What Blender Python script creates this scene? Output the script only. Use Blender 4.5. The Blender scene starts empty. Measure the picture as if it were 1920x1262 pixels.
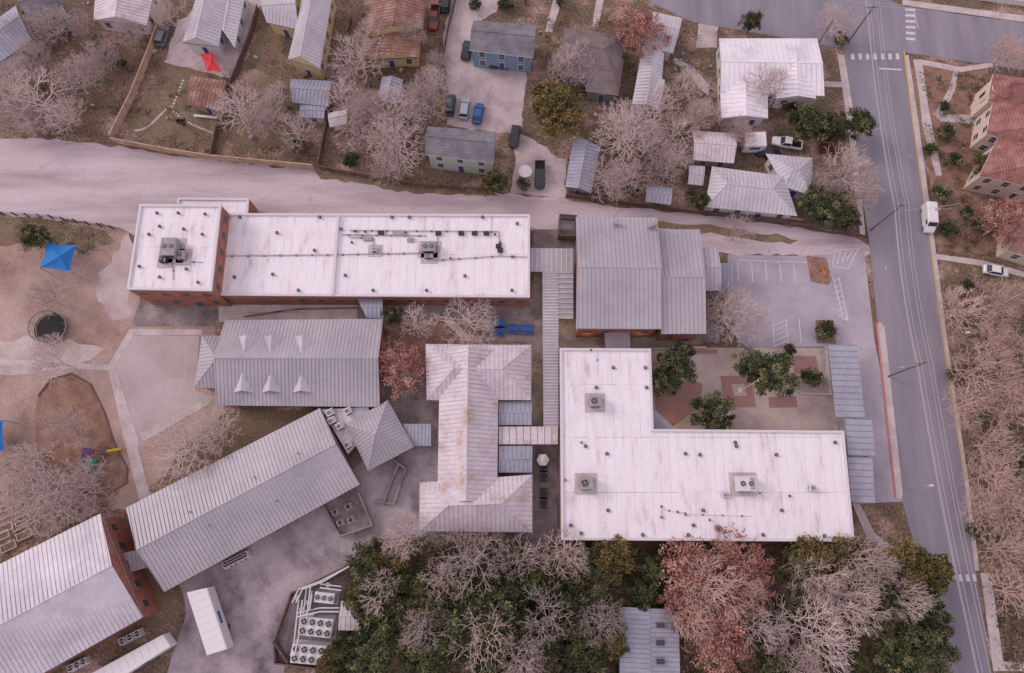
import bpy, math, random
import numpy as np
from mathutils import Vector
random.seed(7); rng=np.random.default_rng(7)
S=bpy.context.scene
# ---------------- survey helper: drone at 120 m, pitch 15 deg; converts measured points to metres
TH=math.radians(15); H=120.0; F=1280.0
c_,s_=math.cos(TH),math.sin(TH)
def W(u,v,z=0.0):
    x=(u-960)/F; y=-(v-631)/F
    d=(x,y*c_+s_,y*s_-c_); t=(z-H)/d[2]
    return Vector((d[0]*t,d[1]*t,z))
def L0(r,g,b):
    f=lambda q:(q/255/12.92 if q/255<0.04045 else ((q/255+0.055)/1.055)**2.4)
    return (f(r),f(g),f(b),1)
def L(r,g,b):
    k=lambda x: x*1.42/(1+0.45*x)
    c=L0(r,g,b); return (k(c[0]),k(c[1]),k(c[2]),1)
# ---------------- materials
def M(name,cols,scale=0.3,fine=6.0,fa=0.25,rough=0.85,metal=0.0,bump=0.0,stretch=(1,1,1),rot=0,seams=None,rand=0.0,pos=None,spec=0.3,cracks=0,spots=0):
    m=bpy.data.materials.new(name); m.use_nodes=True; nt=m.node_tree; N=nt.nodes; K=nt.links
    b=N['Principled BSDF']; b.inputs['Roughness'].default_value=rough; b.inputs['Metallic'].default_value=metal
    b.inputs['Specular IOR Level'].default_value=spec
    tc=N.new('ShaderNodeTexCoord'); mp=N.new('ShaderNodeMapping'); mp.inputs['Scale'].default_value=stretch; mp.inputs['Rotation'].default_value=(0,0,rot)
    K.new(tc.outputs['Object'],mp.inputs['Vector'])
    n1=N.new('ShaderNodeTexNoise'); n1.inputs['Scale'].default_value=scale; n1.inputs['Detail'].default_value=8; n1.inputs['Roughness'].default_value=0.62
    K.new(mp.outputs[0],n1.inputs['Vector'])
    r=N.new('ShaderNodeValToRGB'); e=r.color_ramp.elements; k=len(cols)
    for i,c in enumerate(cols):
        p=(0.32+0.36*i/max(1,k-1)) if pos is None else pos[i]
        if i<2: e[i].position=p; e[i].color=c
        else:
            q=e.new(p); q.color=c
    K.new(n1.outputs['Fac'],r.inputs[0])
    n2=N.new('ShaderNodeTexNoise'); n2.inputs['Scale'].default_value=fine; n2.inputs['Detail'].default_value=4
    K.new(tc.outputs['Object'],n2.inputs['Vector'])
    mr=N.new('ShaderNodeMapRange'); mr.inputs[1].default_value=0.3; mr.inputs[2].default_value=0.7; mr.inputs[3].default_value=1-fa; mr.inputs[4].default_value=1+fa*0.7
    K.new(n2.outputs['Fac'],mr.inputs[0])
    val=mr.outputs[0]
    def mul(a,bb,op='MULTIPLY'):
        q=N.new('ShaderNodeMath'); q.operation=op
        for i,x in enumerate((a,bb)):
            if isinstance(x,(int,float)): q.inputs[i].default_value=x
            else: K.new(x,q.inputs[i])
        return q.outputs[0]
    if seams:
        sx=N.new('ShaderNodeSeparateXYZ'); K.new(tc.outputs['Object'],sx.inputs[0])
        for ax,per,wid,dark in seams:
            f=mul(mul(sx.outputs[ax],1.0/per),0,'FRACT'); lt=mul(f,wid,'LESS_THAN')
            n3=N.new('ShaderNodeTexNoise'); n3.inputs['Scale'].default_value=0.5; n3.inputs['Detail'].default_value=5; K.new(tc.outputs['Object'],n3.inputs['Vector'])
            m3=N.new('ShaderNodeMapRange'); m3.inputs[1].default_value=.35; m3.inputs[2].default_value=.65; K.new(n3.outputs['Fac'],m3.inputs[0])
            a=mul(lt,mul(m3.outputs[0],dark*1.6)); val=mul(val,mul(1.0,a,'SUBTRACT'))
    if cracks:
        n4=N.new('ShaderNodeTexNoise'); n4.inputs['Scale'].default_value=.6; K.new(tc.outputs['Object'],n4.inputs['Vector'])
        va=N.new('ShaderNodeVectorMath'); va.operation='MULTIPLY_ADD'; K.new(n4.outputs['Color'],va.inputs[0]); va.inputs[1].default_value=(3,3,0); K.new(tc.outputs['Object'],va.inputs[2])
        vo=N.new('ShaderNodeTexVoronoi'); vo.feature='DISTANCE_TO_EDGE'; vo.inputs['Scale'].default_value=cracks; K.new(va.outputs[0],vo.inputs['Vector'])
        lt=mul(vo.outputs['Distance'],.010,'LESS_THAN'); n6=N.new('ShaderNodeMapRange'); n6.inputs[1].default_value=.45; n6.inputs[2].default_value=.6; K.new(n1.outputs['Fac'],n6.inputs[0])
        val=mul(val,mul(1.0,mul(mul(lt,n6.outputs[0]),.16),'SUBTRACT'))
    if spots:
        n5=N.new('ShaderNodeTexNoise'); n5.inputs['Scale'].default_value=1.7; n5.inputs['Detail'].default_value=6; n5.inputs['Roughness'].default_value=.7; K.new(tc.outputs['Object'],n5.inputs['Vector'])
        m5=N.new('ShaderNodeMapRange'); m5.inputs[1].default_value=.60; m5.inputs[2].default_value=.72; m5.inputs[3].default_value=1; m5.inputs[4].default_value=1-spots; K.new(n5.outputs['Fac'],m5.inputs[0]); val=mul(val,m5.outputs[0])
    if rand>0:
        oi=N.new('ShaderNodeObjectInfo'); m2=N.new('ShaderNodeMapRange'); m2.inputs[3].default_value=1-rand; m2.inputs[4].default_value=1+rand
        K.new(oi.outputs['Random'],m2.inputs[0]); val=mul(val,m2.outputs[0])
    vm=N.new('ShaderNodeVectorMath'); vm.operation='SCALE'
    K.new(r.outputs[0],vm.inputs[0]); K.new(val,vm.inputs['Scale']); K.new(vm.outputs[0],b.inputs['Base Color'])
    if bump>0:
        bp=N.new('ShaderNodeBump'); bp.inputs['Strength'].default_value=bump; bp.inputs['Distance'].default_value=0.15
        K.new(n2.outputs['Fac'],bp.inputs['Height']); K.new(bp.outputs[0],b.inputs['Normal'])
    return m
def flat(name,c,rough=0.7,metal=0.0,spec=0.3): return M(name,[c,c],fa=0.08,rough=rough,metal=metal,spec=spec)
mt={}
mt['yard']=M('yard_soil',[L(74,60,50),L(106,86,76),L(104,92,72),L(144,116,106),L(178,152,146)],0.14,2.2,0.55,bump=0.6,pos=[0.3,0.42,0.5,0.58,0.72],spots=.25)
mt['yard2']=M('brown_lawn',[L(90,76,62),L(118,96,82),L(108,100,76),L(144,120,108)],0.22,3.5,0.45,bump=0.5,pos=[.3,.45,.55,.7])
mt['dirt']=M('playground_dirt',[L(104,92,78),L(148,122,112),L(166,142,134),L(184,164,160)],0.09,3,0.22,bump=0.4,pos=[0.3,0.43,0.55,0.7],spots=.18)
mt['dirtp']=M('washed_dirt',[L(158,140,136),L(180,164,162),L(196,182,182)],0.2,3,0.15,bump=.3,spots=.15)
mt['mulch']=M('mulch',[L(108,82,70),L(134,104,90),L(152,124,110)],0.4,5,0.35,bump=0.5,spots=.2)
mt['caliche']=M('gravel_alley',[L(142,126,130),L(168,152,158),L(186,172,178),L(198,186,192)],0.17,3.5,0.14,stretch=(0.2,1.3,1),rot=0.12,bump=0.25,cracks=.1,spots=.10,pos=[.3,.43,.54,.7])
mt['gravel']=M('gravel_drive',[L(148,132,134),L(180,164,166),L(196,182,184)],0.25,3.5,0.16,bump=0.25,spots=.12)
mt['asph']=M('asphalt',[L(114,110,122),L(126,122,134),L(138,132,144)],0.12,5,0.08,stretch=(2.0,0.22,1),rot=-0.15)
mt['asph2']=M('worn_asphalt',[L(80,74,80),L(124,114,120),L(154,144,150),L(170,160,166)],0.14,3.5,0.16,pos=[0.3,0.41,0.52,0.68],cracks=.2,spots=.25)
mt['lot']=M('parking_asphalt',[L(142,134,146),L(162,154,166),L(174,166,176)],0.15,5,0.1,cracks=.15,spots=.08)
mt['conc']=M('concrete',[L(160,148,148),L(184,172,172),L(200,190,190)],0.3,5,0.1,seams=[(0,1.5,0.03,0.25),(1,1.5,0.03,0.25)],spots=.12)
mt['concd']=M('stained_concrete',[L(92,82,82),L(126,116,116),L(150,140,140)],0.25,4,0.16,seams=[(0,3,0.02,0.25),(1,3,0.02,0.25)],spots=.2)
mt['slab']=M('play_slab',[L(152,140,140),L(170,158,158),L(182,170,170)],0.12,5,0.08,seams=[(0,4,0.012,0.2),(1,4,0.012,0.2)],cracks=.2,spots=.1)
mt['pave']=M('courtyard_paving',[L(160,142,136),L(182,164,158),L(194,178,172)],0.3,5,0.1,seams=[(0,2,0.02,0.25),(1,2,0.02,0.25)],spots=.15)
mt['pavered']=M('red_paving',[L(146,110,106),L(160,124,118)],0.5,6,0.15,seams=[(0,0.8,0.05,0.15),(1,0.8,0.05,0.15)])
mt['white_roof']=M('white_membrane',[L0(200,190,190),L0(222,214,218),L0(234,229,235),L0(239,235,241),L0(243,239,245)],0.7,3.5,0.06,rough=0.6,stretch=(1,0.25,1),seams=[(0,1.5,0.05,0.24),(1,9,0.012,0.3)],pos=[0.28,0.37,0.44,0.55,0.7],spots=.10)
mt['metal']=M('grey_metal_roof',[L(148,144,152),L(162,158,166),L(172,168,174)],0.12,1.2,0.06,rough=0.5,metal=0.15)
mt['metal_seam']=flat('metal_seam',L(134,130,140),0.5)
mt['metal_w']=M('pale_metal_roof',[L(170,166,176),L(188,184,194),L(202,198,208)],0.16,1.2,0.08,rough=0.5,metal=0.1)
mt['seam_w']=flat('pale_seam',L(152,148,160),0.5)
mt['white_metal']=M('white_metal_roof',[L0(214,210,218),L0(236,232,240),L0(242,238,246)],0.2,1.5,0.05,rough=.5)
mt['seam_ww']=flat('white_seam',L0(212,208,216),0.5)
mt['metal_b']=M('bluegrey_metal_roof',[L(132,134,150),L(148,150,166),L(160,162,178)],0.2,1.5,0.08,rough=0.5,metal=0.1)
mt['seam_b']=flat('bluegrey_seam',L(118,120,136),0.5)
mt['tin']=M('weathered_tin',[L(156,120,104),L(182,158,150),L(190,180,186),L(202,194,202),L(212,204,212)],0.3,2.5,0.12,rough=0.6,pos=[0.27,0.36,0.42,0.54,0.7],spots=.16)
mt['seam_t']=flat('tin_seam',L(166,154,160),0.6)
mt['rust']=M('rusty_roof',[L(106,76,68),L(136,102,90),L(168,142,134)],0.4,3,0.25,rough=0.8)
mt['seam_r']=flat('rust_seam',L(112,84,76))
mt['shingle']=M('grey_shingle',[L(92,92,98),L(112,110,118),L(128,124,132)],0.4,5,0.2,seams=[(1,0.5,0.2,0.14)])
mt['shingle_br']=M('brown_shingle',[L(94,82,84),L(112,100,102),L(126,114,114)],0.4,5,0.2,seams=[(1,0.5,0.2,0.14)])
mt['tile']=M('clay_tile',[L(122,82,78),L(142,98,92),L(162,116,108)],0.6,5,0.25,seams=[(0,0.5,0.3,0.3)])
mt['brick']=M('red_brick',[L(126,80,68),L(144,94,80),L(158,108,92)],0.5,7,0.15)
mt['w_white']=flat('white_siding',L(204,198,200)); mt['w_yel']=flat('yellow_siding',L(198,178,134)); mt['w_blue']=flat('blue_siding',L(110,138,166))
mt['w_mint']=flat('mint_siding',L(172,188,178)); mt['w_cream']=flat('cream_stucco',L(204,184,168)); mt['w_tan']=flat('tan_siding',L(150,132,118)); mt['w_grey']=flat('grey_siding',L(120,118,120))
mt['glass']=flat('window_glass',L(46,52,62),0.15,spec=0.6); mt['frame']=flat('window_frame',L(214,210,210)); mt['door']=flat('door_paint',L(60,74,110))
mt['framed']=flat('dark_window_frame',L(130,112,104))
mt['dark']=flat('dark_metal',L(56,52,54)); mt['black']=flat('black_rubber',L(30,30,32)); mt['unit']=M('hvac_casing',[L(134,130,134),L(158,154,158)],1,6,0.1)
mt['unit_w']=flat('white_casing',L(204,202,208)); mt['paint']=M('road_paint',[L(180,174,182),L(226,222,228)],1.5,6,0.2)
mt['yellow']=M('yellow_kerb_paint',[L(176,146,110),L(206,160,84)],1,5,.1); mt['redk']=M('red_kerb_paint',[L(168,96,96),L(190,124,122)],1,5,0.1)
mt['wood']=M('fence_wood',[L(156,128,108),L(184,154,132),L(200,174,152)],0.6,5,0.2); mt['woodd']=M('dark_fence_wood',[L(84,68,62),L(112,92,84)],0.6,5,0.2)
mt['bark']=M('pale_bark',[L(172,154,150),L(206,188,184)],0.6,5,0.15,rand=0.2); mt['barkp']=M('pink_bark',[L(182,152,142),L(210,182,170)],0.6,5,0.15,rand=0.15); mt['barkd']=M('dark_bark',[L(84,70,64),L(110,94,86)],0.6,5,0.15)
mt['litter']=M('leaf_litter',[L(126,104,94),L(150,126,114)],0.6,5,0.2)
for i,(a,b) in enumerate([((44,52,38),(62,68,46)),((70,78,50),(88,92,60)),((104,104,72),(124,122,84))]): mt['g%d'%i]=M('oak_leaf_%d'%i,[L(*a),L(*b)],1,4,0.3,rand=0.25)
for i,(a,b) in enumerate([((96,84,50),(112,98,58)),((74,74,46),(92,86,54)),((128,108,66),(142,122,78))]): mt['y%d'%i]=M('yellowing_leaf_%d'%i,[L(*a),L(*b)],1,4,0.3,rand=0.15)
for i,(a,b) in enumerate([((130,84,76),(148,98,88)),((158,108,100),(176,124,114)),((188,140,130),(200,154,144))]): mt['r%d'%i]=M('rust_leaf_%d'%i,[L(*a),L(*b)],1,4,0.3,rand=0.1)
for n,cc in dict(c_green=(36,66,66),c_silver=(160,176,192),c_blue=(36,86,150),c_black=(36,40,50),c_white=(222,220,224),c_red=(120,44,44),c_grey=(96,98,104)).items():
    mt[n]=flat('paint_'+n[2:],L(*cc),0.25,spec=0.6)
mt['blue']=flat('blue_fabric',L(36,110,186)); mt['bluep']=flat('blue_plastic',L(42,84,152)); mt['redf']=flat('red_fabric',L(200,60,62)); mt['green']=flat('green_plastic',L(50,120,104)); mt['yelp']=flat('yellow_plastic',L(200,168,56)); mt['purple']=flat('purple_plastic',L(100,70,120)); mt['orange']=flat('orange_paint',L(176,116,66))
mt['stone']=flat('pale_stone',L(190,178,172)); mt['pole']=flat('pole_wood',L(104,88,84)); mt['wire']=flat('wire',L(176,170,180)); mt['steel']=flat('steel',L(160,160,166),0.4,0.3)
# ---------------- mesh builder
class MB:
    def __init__(s): s.V=[];s.F=[];s.I=[]
    def poly(s,pts,m=0):
        k=len(s.V); s.V+= [tuple(p) for p in pts]; s.F.append(tuple(range(k,k+len(pts)))); s.I.append(m)
    def add(s,V,Fs,m=0):
        k=len(s.V); s.V+=[tuple(v) for v in V]
        for f in Fs: s.F.append(tuple(i+k for i in f)); s.I.append(m)
    def box(s,c,sz,rot=0,m=0,taper=1.0):
        ca,sa=math.cos(rot),math.sin(rot); V=[]
        for dz in (-.5,.5):
            t=taper if dz>0 else 1
            for dx,dy in ((-.5,-.5),(.5,-.5),(.5,.5),(-.5,.5)):
                x,y=dx*sz[0]*t,dy*sz[1]*t; V.append((c[0]+x*ca-y*sa,c[1]+x*sa+y*ca,c[2]+dz*sz[2]))
        s.add(V,[(3,2,1,0),(4,5,6,7),(0,1,5,4),(1,2,6,5),(2,3,7,6),(3,0,4,7)],m)
    def tube(s,p,q,r,m=0,n=6,r2=None,cap=True):
        p=Vector(p);q=Vector(q); r2=r if r2 is None else r2; d=(q-p)
        if d.length<1e-6: return
        d.normalize(); a=d.orthogonal().normalized(); b=d.cross(a); V=[]
        for c,rr in ((p,r),(q,r2)):
            for i in range(n):
                t=2*math.pi*i/n; V.append(c+a*(rr*math.cos(t))+b*(rr*math.sin(t)))
        Fs=[(i,(i+1)%n,n+(i+1)%n,n+i) for i in range(n)]
        if cap: Fs+= [tuple(range(n-1,-1,-1)),tuple(range(n,2*n))]
        s.add(V,Fs,m)
    def prism(s,pts,z0,z1,m=0,mt_=None):
        n=len(pts); V=[(p[0],p[1],z0) for p in pts]+[(p[0],p[1],z1) for p in pts]
        s.add(V,[(i,(i+1)%n,n+(i+1)%n,n+i) for i in range(n)],m)
        s.poly([(p[0],p[1],z1) for p in pts],m if mt_ is None else mt_)
    def build(s,name,mats,parent=None,smooth=False):
        if not s.V: return None
        A=np.array(s.V,dtype=float)
        if parent is not None: o=np.array(parent.location)
        else: o=np.array([A[:,0].mean(),A[:,1].mean(),A[:,2].min()])
        me=bpy.data.meshes.new(name); me.from_pydata((A-o).tolist(),[],s.F)
        for m in mats: me.materials.append(mt[m] if isinstance(m,str) else m)
        me.polygons.foreach_set('material_index',s.I)
        if smooth: me.polygons.foreach_set('use_smooth',[True]*len(s.F))
        me.update(); ob=bpy.data.objects.new(name,me); S.collection.objects.link(ob)
        if parent is not None: ob.parent=parent
        else: ob.location=o
        return ob
def E(name,loc):
    e=bpy.data.objects.new(name,None); e.location=loc; e.empty_display_size=1; S.collection.objects.link(e); return e
def ccw(P):
    a=sum(P[i][0]*P[(i+1)%len(P)][1]-P[(i+1)%len(P)][0]*P[i][1] for i in range(len(P)))
    return [Vector((p[0],p[1])) for p in (P if a>0 else P[::-1])]
def inset(P,d):
    P=ccw(P); n=len(P); out=[]
    for i in range(n):
        a,b,c=P[i-1],P[i],P[(i+1)%n]; e1=(b-a).normalized(); e2=(c-b).normalized()
        n1=Vector((-e1.y,e1.x)); n2=Vector((-e2.y,e2.x)); k=(n1+n2); den=1+n1.dot(n2)
        out.append(b+k*(d/max(den,0.3)))
    return out
# ---------------- ground sheets
def rough(P,amp,step=1.5):
    out=[]
    for i in range(len(P)):
        a,b=P[i],P[(i+1)%len(P)]; n=max(1,int((b-a).length/step))
        for k in range(n):
            q=a.lerp(b,k/n); out.append(Vector((q.x+random.uniform(-amp,amp),q.y+random.uniform(-amp,amp),0)))
    return out
def sheet(name,px,z,m,amp=0):
    P=[W(u,v) for u,v in px]
    if amp: P=rough(P,amp)
    b=MB(); P=ccw(P); b.poly([(p.x,p.y,z) for p in P]); return b.build(name,[m])
def slab(name,px,h,m,side=None):
    P=ccw([W(u,v) for u,v in px]); b=MB(); b.prism(P,0,h,1,0); return b.build(name,[m,side or m])
b=MB(); b.poly([(-900,-900,0),(900,-900,0),(900,1400,0),(-900,1400,0)]); b.build('ground',['yard'])
sheet('playground_ground',[(-120,392),(240,428),(270,600),(400,600),(420,770),(300,900),(240,955),(180,960),(80,1010),(-120,940)],0.010,'dirt',0.3)
sheet('gravel_alley',[(-120,258),(120,262),(220,276),(400,300),(600,322),(760,348),(900,358),(1060,375),(1400,414),(1600,442),(1640,470),(1620,480),(1380,478),(1000,430),(420,420),(300,460),(250,440),(200,420),(-120,392)],0.014,'caliche',0.35)
sheet('washed_dirt',[(205,490),(240,440),(262,470),(240,550),(245,600),(215,598),(180,560),(185,510)],0.0185,'dirtp',0.5)
sheet('washed_dirt',[(0,640),(60,630),(150,640),(190,660),(140,690),(60,700),(0,700)],0.0185,'dirtp',0.6)
sheet('brown_lawn',[(-60,400),(60,408),(200,430),(215,450),(160,470),(60,465),(-60,450)],0.0225,'yard2',0.6)
sheet('brown_lawn',[(590,318),(760,346),(920,358),(935,368),(760,360),(600,334)],0.0185,'yard2',0.35)
sheet('brown_lawn',[(1130,410),(1350,425),(1500,448),(1480,458),(1350,440),(1240,428)],0.0185,'yard2',0.35)
sheet('gravel_drive',[(850,-60),(960,-60),(930,20),(885,50),(890,100),(980,115),(990,150),(975,250),(1060,300),(1060,372),(960,362),(968,250),(930,250),(840,235),(838,150),(830,90)],0.010,'gravel',0.35)
sheet('gravel_drive',[(1310,40),(1350,45),(1350,90),(1305,88)],0.010,'gravel',0.2)
sheet('gravel_drive',[(395,0),(490,0),(440,150),(400,140),(310,120),(335,40)],0.010,'gravel',0.5)
sheet('brown_lawn',[(480,60),(530,60),(530,150),(600,150),(600,230),(560,280),(430,270),(440,190)],0.006,'yard2',0.5)
sheet('brown_lawn',[(235,240),(330,110),(420,150),(440,200),(410,280),(300,270)],0.0055,'yard2',0.5)
sheet('garden_soil',[(1690,110),(1850,120),(1860,300),(1830,380),(1920,400),(1900,480),(1760,470),(1745,330)],0.011,'mulch',0.5)
sheet('school_pavement',[(265,560),(420,560),(1000,560),(1000,430),(1085,430),(1085,600),(1350,600),(1350,640),(1230,655),(1230,810),(1060,810),(1060,1020),(980,1020),(780,1010),(640,1010),(640,770),(720,770),(720,640),(820,640),(1000,600),(405,600),(405,612),(245,612)],0.026,'concd')
sheet('school_pavement',[(410,572),(670,572),(670,600),(410,604)],0.031,'conc')
sheet('school_pavement',[(1000,600),(1045,600),(1045,1010),(1000,1010)],0.031,'concd')
sheet('asphalt_lot',[(690,850),(830,840),(800,1000),(700,1010),(640,1070),(560,1110),(520,1330),(290,1330),(350,1150),(330,1060),(400,1000),(650,900)],0.031,'asph2',0.2)
sheet('brown_lawn',[(728,600),(1000,600),(1000,645),(800,645),(798,700),(728,700)],0.036,'mulch',0.15)
sheet('concrete_path',[(830,600),(870,640),(890,640),(850,600)],0.041,'conc'); sheet('concrete_path',[(900,600),(995,600),(995,640),(910,640)],0.041,'concd')
sheet('brown_lawn',[(420,775),(585,768),(500,840),(370,905),(300,910),(330,850)],0.026,'yard2',0.15)
sheet('playground_slab',[(248,630),(374,630),(368,733),(405,745),(262,830),(216,684)],0.031,'slab')
slab('concrete_path',[(-60,670),(204,684),(243,617),(380,618),(378,628),(250,629),(216,686),(262,832),(258,838),(284,935),(262,940),(232,820),(204,695),(-60,682)],0.05,'conc')
slab('concrete_path',[(262,815),(388,748),(396,756),(270,828)],0.055,'conc')
sheet('mulch_area',[(72,742),(95,712),(135,700),(170,720),(195,770),(215,830),(240,880),(238,905),(200,930),(150,925),(100,900),(70,850),(62,790)],0.020,'mulch',0.1)
sheet('parking_lot',[(1365,478),(1520,480),(1620,470),(1640,640),(1700,940),(1600,945),(1545,650),(1400,652),(1350,600),(1362,545)],0.032,'lot',0)
sheet('courtyard_paving',[(1215,652),(1555,652),(1572,806),(1215,806)],0.037,'pave')
for q in ([(1350,705),(1408,704),(1418,764),(1358,764)],[(1228,745),(1290,710),(1318,720),(1310,765),(1262,800),(1228,780)],[(1440,745),(1492,742),(1496,764),(1442,765)],[(1290,655),(1345,655),(1345,664),(1290,664)],[(1480,668),(1530,668),(1536,700),(1490,700)]): sheet('red_paving',q,0.042,'pavered')
sheet('red_paving',[(1372,720),(1396,720),(1400,742),(1376,742)],0.047,'pave')
sheet('school_lawn',[(300,1060),(345,1140),(330,1165),(270,1180),(240,1120),(262,1070)],0.036,'yard2',0.1)
# roads
road=[(1583,90),(1600,250),(1628,445),(1640,560),(1655,700),(1690,935),(1735,1100),(1800,1330),(1868,1330),(1832,1090),(1808,900),(1768,640),(1745,470),(1710,230),(1692,97)]
sheet('asphalt_road',road,0.060,'asph')
sheet('asphalt_cross_road',[(1180,-60),(1225,8),(1300,42),(1585,92),(1692,98),(1920,132),(2060,150),(2060,62),(1920,44),(1690,12),(1560,-60)],0.054,'asph')
slab('sidewalk',[(1570,102),(1583,104),(1608,262),(1592,262)],0.12,'conc')
slab('sidewalk',[(1592,262),(1604,262),(1622,440),(1612,440)],0.12,'conc')
slab('sidewalk',[(1540,153),(1577,154),(1579,164),(1542,163)],0.10,'conc')
slab('sidewalk',[(1694,104),(1703,104),(1722,230),(1754,470),(1776,640),(1815,900),(1836,1070),(1828,1070),(1808,900),(1768,640),(1745,470),(1711,230)],0.12,'conc','yellow')
slab('sidewalk',[(1722,170),(1712,112),(1728,112),(1740,200),(1766,330),(1755,330),(1730,240)],0.10,'conc')
slab('sidewalk',[(1728,112),(1800,126),(1860,118),(1862,126),(1800,136),(1728,122)],0.09,'conc')
slab('sidewalk',[(1752,476),(1840,488),(1920,510),(1920,520),(1840,499),(1754,486)],0.09,'conc')
slab('sidewalk',[(1838,1074),(1858,1076),(1880,1240),(1960,1245),(1960,1258),(1862,1258)],0.12,'conc')
slab('sidewalk',[(1692,0),(1920,30),(1920,42),(1692,10)],0.12,'conc')
slab('garden_path',[(1790,126),(1798,128),(1790,170),(1770,215),(1810,215),(1850,225),(1850,235),(1765,228),(1750,215),(1780,165)],0.05,'conc')
slab('kerb_island',[(1643,608),(1650,604),(1658,612),(1672,740),(1692,925),(1690,936),(1680,934),(1658,760)],0.13,'conc','redk')
slab('kerb_edge',[(1642,606),(1645,606),(1659.5,740),(1680.5,934),(1677.5,934),(1656.5,750)],0.14,'redk')
slab('kerb_edge',[(1693,96),(1696,96),(1712,230),(1746.5,470),(1769.5,640),(1809.5,900),(1807.5,900),(1767.5,640),(1744.5,470),(1710,230)],0.13,'yellow')
slab('planter_island',[(1512,480),(1548,484),(1558,525),(1552,534),(1520,528)],0.13,'mulch','redk')
slab('planter_island',[(1528,600),(1562,602),(1568,645),(1530,643)],0.13,'mulch','conc')
slab('sidewalk',[(1598,945),(1612,945),(1640,1000),(1680,1030),(1672,1040),(1625,1010)],0.10,'conc')
slab('garden_path',[(1264,108),(1300,125),(1330,160),(1328,180),(1310,165),(1290,135),(1262,118)],0.05,'conc')
slab('sidewalk',[(1045,-30),(1064,-30),(1035,60),(1022,60)],0.05,'conc'); slab('sidewalk',[(1118,0),(1132,0),(1122,50),(1110,50)],0.05,'conc')
def lines(name,segs,w,z,m='paint'):
    b=MB()
    for (u0,v0,u1,v1) in segs:
        p,q=W(u0,v0),W(u1,v1); d=(q-p).normalized(); n=Vector((-d.y,d.x,0))*w/2
        b.poly([(x.x,x.y,z) for x in (p-n,q-n,q+n,p+n)])
    b.build(name,[m])
lines('parking_lines',[(1383+i*26,490,1384+i*27,528) for i in range(5)],0.17,0.050)
lines('parking_lines',[(1383,488,1512,492)],0.14,0.053)
lines('parking_lines',[(1448,598,1452,650),(1474,598,1478,650),(1498,598,1502,644)],0.17,0.055)
lines('parking_lines',[(1450,610+i*10,1474,600+i*10) for i in range(5)],0.15,0.051)
lines('hatching_lines',[(1566+i*11,468,1560+i*9,500-i*4) for i in range(5)],0.18,0.0635)
lines('hatching_lines',[(1562,470,1610,466),(1562,500,1592,504)],0.18,0.0655)
lines('hatching_lines',[(1610,466,1590,504),(1562,520,1582,605),(1572,520,1590,600)],0.18,0.0675)
lines('hatching_lines',[(1563+i*1.5,528+i*11,1575+i*1.5,522+i*11) for i in range(7)],0.16,0.0615)
lines('crosswalk_marking',[(1598+i*14,101,1599+i*14,112) for i in range(7)],0.7,0.070)
lines('crosswalk_marking',[(1697+i*0.2,18+i*11,1716,19+i*11) for i in range(6)],0.6,0.070)
lines('stop_line',[(1648,129,1690,131)],0.35,0.070)
lines('lane_marking',[(1712,18,1722,55),(1660,500,1661,505),(1705,290,1706,294)],0.15,0.073)
lines('crosswalk_marking',[(1760+i*13,1077,1763+i*13,1090) for i in range(6)],0.6,0.070)
lines('court_lines',[(290,650,350,652),(345,715,285,710)],0.08,0.036,'conc'); lines('court_lines',[(350,652,345,715),(285,710,290,650)],0.08,0.040,'conc')
# ---------------- buildings
def windows(parent,P,z0,z1,storeys=1,spacing=3.2,w=1.1,h=1.3,door=True,fr='frame'):
    P=ccw(P); b=MB(); n=len(P)
    for i in range(n):
        a,c=P[i],P[(i+1)%n]; d=c-a; ln=d.length
        if ln<2.5: continue
        d=d/ln; nr=Vector((d.y,-d.x)); k=max(1,int(ln/spacing)); ang=math.atan2(d.y,d.x)
        sh=(z1-z0)/storeys
        for s in range(storeys):
            for j in range(k):
                q=a+d*(ln*(j+0.5)/k); zc=z0+sh*(s+0.55)
                if door and s==0 and j==k//2 and nr.y<-0.6:
                    b.box((q.x+nr.x*.04,q.y+nr.y*.04,z0+1.1),(1.2,.10,2.2),ang,0); b.box((q.x+nr.x*.06,q.y+nr.y*.06,z0+1.05),(1.0,.12,2.1),ang,2); continue
                b.box((q.x+nr.x*.03,q.y+nr.y*.03,zc),(w+.24,.08,h+.24),ang,0); b.box((q.x+nr.x*.05,q.y+nr.y*.05,zc),(w,.10,h),ang,1)
                b.box((q.x+nr.x*.06,q.y+nr.y*.06,zc),(w,.11,.06),ang,0)
    b.build('windows',[fr,'glass','door'],parent)
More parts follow.
